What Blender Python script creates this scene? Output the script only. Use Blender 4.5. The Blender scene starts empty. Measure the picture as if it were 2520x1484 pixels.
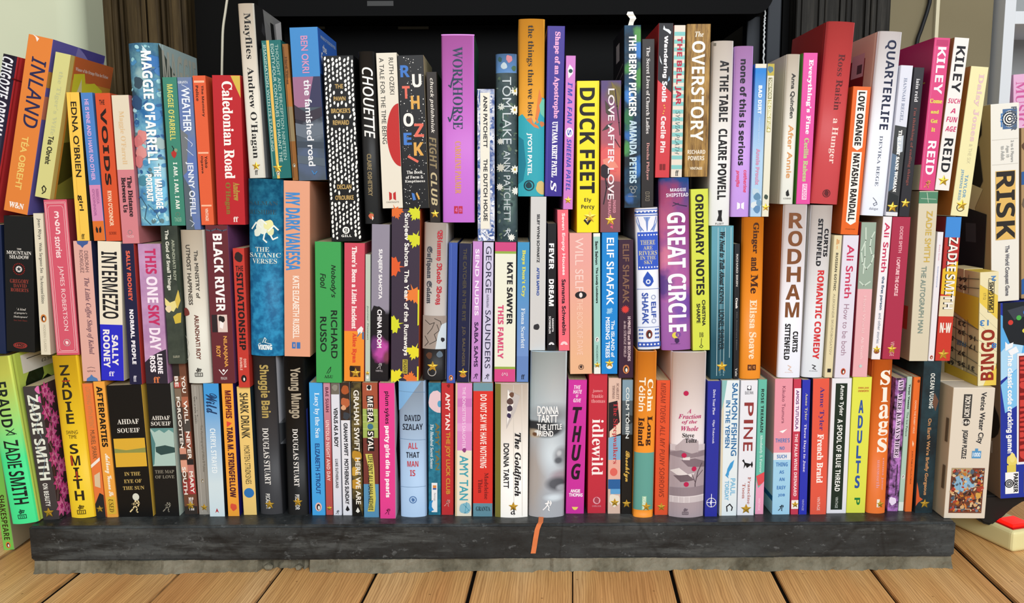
import bpy, bmesh, math, random, os
from mathutils import Vector, Matrix, Euler
random.seed(7)
SC = bpy.context.scene
COL = SC.collection
R_ = math.radians

# ------------------------------------------------------------------ camera
F_PX, W_PX, H_PX = 2127.0, 2520.0, 1484.0
PITCH, ROLL, DIST = 7.5, -0.3, 1.24
CAM_Z = DIST * math.tan(R_(PITCH) + math.atan((1267 - 742) / F_PX))      # slab top is z = 0
cam = bpy.data.cameras.new('camera')
cam.sensor_fit = 'HORIZONTAL'; cam.sensor_width = 36.0
cam.lens = F_PX / W_PX * 36.0
cam.clip_start = 0.02
cam_o = bpy.data.objects.new('camera', cam)
COL.objects.link(cam_o)
CAM_M = Matrix.Translation((0, -DIST, CAM_Z)) @ Matrix.Rotation(R_(90 - PITCH), 4, 'X') @ Matrix.Rotation(R_(ROLL), 4, 'Z')
cam_o.matrix_world = CAM_M
SC.camera = cam_o

# ------------------------------------------------------------------ daylight and exposure
SC.view_settings.view_transform = 'Standard'
SC.view_settings.look = 'None'
SC.view_settings.gamma = 1.0
SC.view_settings.use_curve_mapping = False
SC.view_settings.exposure = 0.17
wd = bpy.data.worlds.new('room_light'); SC.world = wd; wd.use_nodes = True
wd.node_tree.nodes['Background'].inputs[0].default_value = (1.0, 0.97, 0.92, 1)
wd.node_tree.nodes['Background'].inputs[1].default_value = 0.42

def area(name, loc, target, sx, sy, power, colour):
    l = bpy.data.lights.new(name, 'AREA'); l.shape = 'RECTANGLE'; l.size = sx; l.size_y = sy
    l.energy = power; l.color = colour
    o = bpy.data.objects.new(name, l); COL.objects.link(o)
    o.location = loc
    o.rotation_euler = (Vector(target) - Vector(loc)).to_track_quat('-Z', 'Y').to_euler()
    return o
area('window_daylight', (0.6, -2.95, 1.7), (0.05, 0.0, 0.25), 3.0, 1.5, 96, (0.93, 0.97, 1.0))

# ------------------------------------------------------------------ geometry of the view: where a sight line meets a plane of the room
def ray(px, py):
    v = Vector(((px - W_PX / 2) / F_PX, -(py - H_PX / 2) / F_PX, -1.0))
    return (CAM_M.to_3x3() @ v).normalized()
CAM_P = CAM_M.translation
def on_y(px, py, Y):
    d = ray(px, py); return CAM_P + d * ((Y - CAM_P.y) / d.y)
def on_z(px, py, Z):
    d = ray(px, py); return CAM_P + d * ((Z - CAM_P.z) / d.z)

# ------------------------------------------------------------------ materials
def lin(h):
    c = [int(h[i:i + 2], 16) / 255 for i in (0, 2, 4)]
    return tuple((x / 12.92 if x <= 0.04045 else ((x + 0.055) / 1.055) ** 2.4) for x in c) + (1.0,)
MATS = {}
def node(nt, kind, **kw):
    n = nt.nodes.new(kind)
    for k, v in kw.items(): setattr(n, k, v)
    return n
def base(name, rough=0.5, spec=0.22):
    m = bpy.data.materials.new(name); m.use_nodes = True
    b = m.node_tree.nodes['Principled BSDF']
    b.inputs['Roughness'].default_value = rough
    b.inputs['Specular IOR Level'].default_value = spec
    return m, m.node_tree, b
def mat(h, rough=0.48, spec=0.22, metal=0.0):
    k = (h, rough, spec, metal)
    if k not in MATS:
        m, nt, b = base('colour_' + h, rough, spec)
        b.inputs['Base Color'].default_value = lin(h); b.inputs['Metallic'].default_value = metal
        MATS[k] = m
    return MATS[k]
def mix(nt, fac, a, b):
    n = node(nt, 'ShaderNodeMix', data_type='RGBA')
    n.inputs[0].default_value = 0.5
    nt.links.new(fac, n.inputs[0]) if fac is not None else None
    for s, v in ((6, a), (7, b)):
        if isinstance(v, tuple): n.inputs[s].default_value = v
        else: nt.links.new(v, n.inputs[s])
    return n.outputs[2]
def ramp(nt, fac, stops):
    r = node(nt, 'ShaderNodeValToRGB'); e = r.color_ramp.elements
    while len(e) < len(stops): e.new(0.5)
    for i, (p, c) in enumerate(stops): e[i].position = p; e[i].color = c
    nt.links.new(fac, r.inputs[0]); return r.outputs[0]
def noise(nt, scale, detail=4, vec=None, rough=0.6):
    n = node(nt, 'ShaderNodeTexNoise'); n.inputs['Scale'].default_value = scale
    n.inputs['Detail'].default_value = detail; n.inputs['Roughness'].default_value = rough
    if vec is not None: nt.links.new(vec, n.inputs['Vector'])
    return n.outputs[0]
def coords(nt, which='Object', scale=(1, 1, 1)):
    t = node(nt, 'ShaderNodeTexCoord'); mp = node(nt, 'ShaderNodeMapping')
    mp.inputs['Scale'].default_value = scale
    nt.links.new(t.outputs[which], mp.inputs['Vector']); return mp.outputs[0]
W1, B0 = (1, 1, 1, 1), (0, 0, 0, 1)
def mottled(a, b, scale):
    k = ('mot', a, b, scale)
    if k not in MATS:
        m, nt, s = base('printed_mottle_' + a)
        f = ramp(nt, noise(nt, scale, 6, coords(nt)), [(0.40, B0), (0.62, W1)])
        nt.links.new(mix(nt, f, lin(a), lin(b)), s.inputs['Base Color']); MATS[k] = m
    return MATS[k]
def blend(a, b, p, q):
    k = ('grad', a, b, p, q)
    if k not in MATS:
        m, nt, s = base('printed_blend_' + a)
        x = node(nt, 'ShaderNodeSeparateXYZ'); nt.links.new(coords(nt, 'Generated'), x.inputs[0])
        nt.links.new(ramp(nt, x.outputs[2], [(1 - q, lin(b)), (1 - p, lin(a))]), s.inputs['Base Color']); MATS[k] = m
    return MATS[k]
def woodprint(a, b):
    m, nt, s = base('printed_wood_' + a)
    v = coords(nt, 'Object', (90, 1, 9))
    f = ramp(nt, noise(nt, 2.2, 6, v, 0.7), [(0.36, B0), (0.6, W1)])
    nt.links.new(mix(nt, f, lin(b), lin(a)), s.inputs['Base Color']); return m
def pages_mat():
    m, nt, s = base('page_edges', 0.85, 0.1)
    v = coords(nt, 'Object', (2600, 6, 6))
    f = noise(nt, 1.0, 2, v)
    c = ramp(nt, f, [(0.3, lin('b09c78')), (0.7, lin('d8caa8'))])
    nt.links.new(c, s.inputs['Base Color']); return m
PAGES = pages_mat()
GOLD, _nt, _b = base('gold_foil', 0.32, 0.5)
_b.inputs['Base Color'].default_value = lin('cfa83c'); _b.inputs['Metallic'].default_value = 0.75

# ------------------------------------------------------------------ objects
def link(name, me, parent=None):
    o = bpy.data.objects.new(name, me); COL.objects.link(o)
    if parent is not None: o.parent = parent
    return o
def thing(name, label, cat, loc=(0, 0, 0), rot=(0, 0, 0), group=None):
    o = bpy.data.objects.new(name, None); COL.objects.link(o)
    o.location = loc; o.rotation_euler = rot; o.empty_display_size = 0.02
    o['label'] = label; o['category'] = cat
    if group: o['group'] = group
    return o
def tag(o, label, cat, group=None):
    o['label'] = label; o['category'] = cat
    if group: o['group'] = group
    return o
def mesh(name, verts, faces, mats, idx=None, smooth=None):
    me = bpy.data.meshes.new(name); me.from_pydata(verts, [], faces)
    for m in mats: me.materials.append(m)
    if idx is not None: me.polygons.foreach_set('material_index', idx)
    if smooth is not None: me.polygons.foreach_set('use_smooth', smooth)
    me.update(); return me
def bm_mesh(name, bm, mats, smooth=False):
    bmesh.ops.recalc_face_normals(bm, faces=bm.faces)
    me = bpy.data.meshes.new(name); bm.to_mesh(me); bm.free()
    for m in mats: me.materials.append(m)
    if smooth: me.polygons.foreach_set('use_smooth', [True] * len(me.polygons))
    return me
def box_bm(x0, x1, y0, y1, z0, z1, bev=0.0, seg=2, bm=None, mi=0):
    bm = bm or bmesh.new()
    r = bmesh.ops.create_cube(bm, size=1.0)
    for v in r['verts']:
        v.co = Vector(((x0 + x1) / 2 + v.co.x * (x1 - x0), (y0 + y1) / 2 + v.co.y * (y1 - y0), (z0 + z1) / 2 + v.co.z * (z1 - z0)))
    fs = {f for v in r['verts'] for f in v.link_faces}
    for f in fs: f.material_index = mi
    if bev > 0:
        es = list({e for v in r['verts'] for e in v.link_edges})
        bmesh.ops.bevel(bm, geom=es, offset=bev, segments=seg, affect='EDGES', profile=0.6)
    return bm
def box(name, b, m, parent=None, bev=0.0, seg=2):
    return link(name, bm_mesh(name, box_bm(*b, bev=bev, seg=seg), [m] if not isinstance(m, list) else m), parent)
def tube(name, pts, r, m, parent=None, n=10):
    bm = bmesh.new(); rings = []
    for i, p in enumerate(pts):
        p = Vector(p); a = Vector(pts[max(i - 1, 0)]); b = Vector(pts[min(i + 1, len(pts) - 1)])
        t = (b - a).normalized(); u = t.orthogonal().normalized() if i == 0 else (u - t * u.dot(t)).normalized()
        w = t.cross(u)
        rings.append([bm.verts.new(p + (u * math.cos(2 * math.pi * k / n) + w * math.sin(2 * math.pi * k / n)) * r) for k in range(n)])
    for a, b in zip(rings, rings[1:]):
        for k in range(n): bm.faces.new((a[k], a[(k + 1) % n], b[(k + 1) % n], b[k]))
    bm.faces.new(rings[0][::-1]); bm.faces.new(rings[-1])
    return link(name, bm_mesh(name, bm, [m], True), parent)

# ------------------------------------------------------------------ lettering
FD = os.path.join(bpy.utils.system_resource('DATAFILES'), 'fonts')
try: MATHF = bpy.data.fonts.load(os.path.join(FD, 'NotoSansMath-Regular.woff2'))
except Exception: MATHF = None
ALPH = {'b': (0x1d5d4, 0x1d5ee, 0x1d7ec), 's': (0x1d400, 0x1d41a, 0x1d7ce), 'si': (0x1d468, 0x1d482, None), 'x': (0x1d608, 0x1d622, None),
        'z': (0x1d63c, 0x1d656, 0x1d7ec), 'c': (0x1d4d0, 0x1d4ea, None), 'f': (0x1d56c, 0x1d586, None)}
def styled(s, f):
    if f == 'd' or MATHF is None: return s, None
    up, lo, dg = ALPH[f]; out = ''
    for c in s:
        if 'A' <= c <= 'Z': out += chr(up + ord(c) - 65)
        elif 'a' <= c <= 'z': out += chr(lo + ord(c) - 97)
        elif '0' <= c <= '9' and dg: out += chr(dg + ord(c) - 48)
        else: out += c
    return out, MATHF
TXT = {}
def want(s, f): TXT.setdefault((s, f), None)
def set_all_text():
    tmp = []
    for (s, f) in TXT:
        b, font = styled(s, f)
        c = bpy.data.curves.new('lettering', 'FONT'); c.body = b; c.size = 1.0; c.resolution_u = 3
        if font: c.font = font
        o = bpy.data.objects.new('lettering', c); COL.objects.link(o); tmp.append((s, f, o, c))
    dg = bpy.context.evaluated_depsgraph_get(); dg.update()
    for s, f, o, c in tmp:
        me = bpy.data.meshes.new_from_object(o.evaluated_get(dg))
        vs = [(v.co.x, v.co.y) for v in me.vertices]; fs = [tuple(p.vertices) for p in me.polygons]
        bpy.data.meshes.remove(me)
        if vs:
            x0 = min(v[0] for v in vs); x1 = max(v[0] for v in vs); y0 = min(v[1] for v in vs); y1 = max(v[1] for v in vs)
            vs = [((x - x0) / max(x1 - x0, 1e-6), (y - y0) / max(y1 - y0, 1e-6)) for x, y in vs]
            TXT[(s, f)] = (vs, fs, (x1 - x0) / max(y1 - y0, 1e-6))
        else: TXT[(s, f)] = ([], [], 1)
    for s, f, o, c in tmp:
        bpy.data.objects.remove(o); bpy.data.curves.remove(c)

# flat shapes as lists of (x, z) points; every shape is one or more polygons
def p_ell(cx, cz, rx, rz, n=24): return [(cx + rx * math.cos(2 * math.pi * i / n), cz + rz * math.sin(2 * math.pi * i / n)) for i in range(n)]
def p_blob(cx, cz, r, seed, n=16):
    g = random.Random(seed * 31 + 5); k = [0.72 + 0.5 * g.random() for _ in range(n)]
    k = [(k[i] + k[i - 1]) / 2 for i in range(n)]
    return [(cx + r * k[i] * math.cos(2 * math.pi * i / n), cz + r * k[i] * 1.15 * math.sin(2 * math.pi * i / n)) for i in range(n)]
def p_star(cx, cz, r, n=5, q=0.42): return [(cx + (r if i % 2 == 0 else r * q) * math.sin(math.pi * i / n), cz + (r if i % 2 == 0 else r * q) * math.cos(math.pi * i / n)) for i in range(2 * n)]
LEAF = [(0, -1), (.08, -.45), (.5, -.55), (.42, -.3), (.95, -.1), (.8, .08), (.92, .35), (.55, .3), (.5, .5), (.28, .38), (.3, .75), (.12, .65), (0, 1)]
def p_leaf(cx, cz, r, a):
    L = LEAF + [(-x, z) for x, z in LEAF[-2:0:-1]]; c, s = math.cos(R_(a)), math.sin(R_(a))
    return [(cx + r * (x * c - z * s), cz + r * (x * s + z * c)) for x, z in L]
def p_line(pts, w):
    out = []
    for a, b in zip(pts, pts[1:]):
        dx, dz = b[0] - a[0], b[1] - a[1]; L = math.hypot(dx, dz) or 1e-9
        nx, nz = -dz / L * w / 2, dx / L * w / 2; ex, ez = dx / L * w * .3, dz / L * w * .3
        out.append([(a[0] - ex + nx, a[1] - ez + nz), (b[0] + ex + nx, b[1] + ez + nz), (b[0] + ex - nx, b[1] + ez - nz), (a[0] - ex - nx, a[1] - ez - nz)])
    return out

class Print:
    """Collects printed shapes of one part of one book face and links them as one mesh lying on that face."""
    def __init__(s): s.v = []; s.f = []; s.m = []; s.mats = []
    def mi(s, m):
        if m not in s.mats: s.mats.append(m)
        return s.mats.index(m)
    def poly(s, pts, m, lift):
        i = len(s.v); s.v += [(x, z, lift) for x, z in pts]; s.f.append(tuple(range(i, i + len(pts)))); s.m.append(s.mi(m))
    def tris(s, pts, faces, m, lift):
        i = len(s.v); s.v += [(x, z, lift) for x, z in pts]; k = s.mi(m)
        for f in faces: s.f.append(tuple(i + j for j in f)); s.m.append(k)
    def build(s, name, parent, place, cuts=None, label=None):
        if not s.v: return None
        if cuts:
            bm = bmesh.new(); lf = bm.verts.layers.float.new('lift')
            vs = []
            for x, z, l in s.v:
                v = bm.verts.new((x, z, 0)); v[lf] = l; vs.append(v)
            for f, k in zip(s.f, s.m):
                try: nf = bm.faces.new([vs[i] for i in f]); nf.material_index = k
                except ValueError: pass
            big = [f for f in bm.faces if len(f.verts) > 4]
            if big: bmesh.ops.triangulate(bm, faces=big)
            for c in cuts:
                bmesh.ops.bisect_plane(bm, geom=bm.verts[:] + bm.edges[:] + bm.faces[:], plane_co=(c, 0, 0), plane_no=(1, 0, 0))
            for v in bm.verts: v.co = place(v.co.x, v.co.y, v[lf])
            me = bpy.data.meshes.new(name); bm.to_mesh(me); bm.free()
            for m in s.mats: me.materials.append(m)
        else:
            me = mesh(name, [place(*v) for v in s.v], s.f, s.mats, s.m)
        o = link(name, me, parent)
        if label: o['label'] = label
        return o
SHAPES = 'rect ell poly line star dots leaf ring blob peng fig tree fan seg scat'.split()
PART = {'T': 'title_lettering', 'A': 'author_lettering', 'E': 'publisher_logo', 'P': 'spine_print', 'D': 'spine_print', 'X': 'spine_print', 'Z': 'spine_print',
        'R': 'cover_print', 'L': 'back_cover_print', 'RT': 'cover_print', 'LT': 'back_cover_print'}

def letters(pr, f, plus, up, x0, x1, z0, z1, text, m, lift, keep=False):
    vs, fs, asp = TXT[(text, f)]
    if not vs: return
    if keep:
        wmax = (z1 - z0) * asp * 1.3
        if x1 - x0 > wmax: c = (x0 + x1) / 2; x0, x1 = c - wmax / 2, c + wmax / 2
    if up == 2: P = lambda a, b: (x1 - a * (x1 - x0), z1 - b * (z1 - z0))
    elif up: P = lambda a, b: (x0 + a * (x1 - x0), z0 + b * (z1 - z0))
    elif up is None: P = lambda a, b: (x1 - b * (x1 - x0), z0 + a * (z1 - z0))
    else: P = lambda a, b: (x0 + b * (x1 - x0), z1 - a * (z1 - z0))
    e = 0.00022 if plus else 0
    for k, (ex, ez) in enumerate([(-e, -e), (e, -e), (-e, e), (e, e)] if plus else [(0, 0)]):
        q = [P(a, b) for a, b in vs]
        pr.tris([(x + ex, z + ez) for x, z in q], fs, m, lift + k * 0.000004)

def shape(pr, kind, a, m_of, S, Z, k, lift, side=False):
    """S(s), Z(y) turn the sheet's fractions and heights into metres on the face; k is metres per unit of a size."""
    def pts(l): return [(S(float(t.split(',')[1])), Z(float(t.split(',')[0]))) for t in l]
    if kind == 'rect':
        y0, y1, s0, s1 = map(float, a[:4]); m = m_of(a[4])
        pr.poly([(S(s0), Z(y1)), (S(s1), Z(y1)), (S(s1), Z(y0)), (S(s0), Z(y0))], m, lift)
    elif kind == 'ell':
        y, s, ry, rx = map(float, a[:4]); pr.poly(p_ell(S(s), Z(y), rx * k, ry * k), m_of(a[4]), lift)
    elif kind == 'poly': pr.poly(pts(a[1:]), m_of(a[0]), lift)
    elif kind == 'line':
        for q in p_line(pts(a[2:]), float(a[1]) * k): pr.poly(q, m_of(a[0]), lift)
    elif kind == 'star':
        y, s, r = map(float, a[:3]); pr.poly(p_star(S(s), Z(y), r * k, int(a[4]) if len(a) > 4 else 5, 0.6 if len(a) > 4 else .42), m_of(a[3]), lift)
    elif kind == 'dots':
        for x, z in pts(a[2:]): pr.poly(p_ell(x, z, float(a[1]) * k, float(a[1]) * k, 10), m_of(a[0]), lift)
    elif kind == 'leaf':
        y, s, r = map(float, a[:3]); pr.poly(p_leaf(S(s), Z(y), r * k, float(a[4])), m_of(a[3]), lift)
    elif kind == 'ring':
        y, s, r, w = map(float, a[:4]); c = p_ell(S(s), Z(y), r * k, r * k, 20)
        for q in p_line(c + c[:1], w * k): pr.poly(q, m_of(a[4]), lift)
    elif kind == 'blob':
        y, s, r = map(float, a[:3]); pr.poly(p_blob(S(s), Z(y), r * k, int(a[4]) if len(a) > 4 else 1), m_of(a[3]), lift)
    elif kind == 'peng':
        y, s, r = map(float, a[:3]); x, z = S(s), Z(y); r *= k
        pr.poly(p_ell(x, z, r * .72, r), m_of(a[3]), lift)
        pr.poly(p_ell(x, z - r * .05, r * .42, r * .72), m_of('26262a'), lift + .00001)
        pr.poly(p_ell(x + r * .08, z - r * .18, r * .22, r * .46), m_of('f2efe8'), lift + .00002)
    elif kind == 'fig':
        y, s, r = map(float, a[:3]); x, z = S(s), Z(y); r *= k; m = m_of(a[3])
        L = [[(.1, .5), (0, .1), (-.3, -.35), (-.7, -.75)], [(0, .1), (.25, -.3), (.15, -.7), (.3, -.85)], [(.08, .45), (.5, .4)], [(.08, .45), (-.35, .3), (.0, .25)], [(.45, .75), (.6, .4), (.4, .0)]]
        for q in L:
            for g in p_line([(x + u * r, z + v * r) for u, v in q], r * .17): pr.poly(g, m, lift)
        pr.poly(p_ell(x + r * .12, z + r * .68, r * .14, r * .16, 10), m, lift)
    elif kind == 'tree':
        y, s, r = map(float, a[:3]); x, z = S(s), Z(y); r *= k; m = m_of(a[3])
        for i in range(9): pr.poly(p_ell(x + r * .55 * math.cos(i * 2.4) * (i / 9) ** .5, z + r * .35 + r * .42 * math.sin(i * 2.4) * (i / 9) ** .5, r * .17, r * .15, 8), m, lift)
        for q in p_line([(x - r * .75, z - r * .25), (x - r * .75, z - r * .95), (x + r * .75, z - r * .95), (x + r * .75, z - r * .25), (x - r * .75, z - r * .25)], r * .14): pr.poly(q, m, lift)
        for d in (-.35, 0, .35):
            for q in p_line([(x + d * r, z - r * .4), (x + d * r, z - r * .8)], r * .14): pr.poly(q, m, lift)
    elif kind == 'fan':
        y, s, r = map(float, a[:3]); x, z = S(s), Z(y); r *= k; m = m_of(a[3])
        for i in range(7):
            t0, t1 = math.pi * (i + .1) / 7, math.pi * (i + .9) / 7
            pr.poly([(x + r * .3 * math.cos(t0), z - r * .4 + r * .3 * math.sin(t0)), (x + r * math.cos(t0), z - r * .4 + r * math.sin(t0)), (x + r * math.cos(t1), z - r * .4 + r * math.sin(t1)), (x + r * .3 * math.cos(t1), z - r * .4 + r * .3 * math.sin(t1))], m, lift)
    elif kind == 'scat':
        y0, y1, s0, s1 = map(float, a[:4]); g = random.Random(int(a[6])); cs = a[7].split(',')
        for i in range(int(a[4])):
            r = float(a[5]) * k * g.uniform(.4, 1.2); y, s = g.uniform(y0, y1), g.uniform(s0, s1); t = g.uniform(0, 3.14); q = g.uniform(.3, .8)
            x, z = min(max(S(s), S(s0) + r), S(s1) - r), min(max(Z(y), Z(y1) + r), Z(y0) - r)
            pr.poly([(x + u * math.cos(t) - v * q * math.sin(t), z + u * math.sin(t) + v * q * math.cos(t)) for u, v in p_blob(0, 0, r * .85, i + 1, 10)], m_of(g.choice(cs)), lift + i * .0000008)
    elif kind == 'seg':
        y, s, r = map(float, a[:3]); x, z = S(s), Z(y); r *= k; n = 24
        pr.poly([(x - r * .42 * math.cos(t), z + r * math.sin(t)) for t in [(-.5 + i / n) * math.pi for i in range(n + 1)]], m_of(a[3]), lift)

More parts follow.
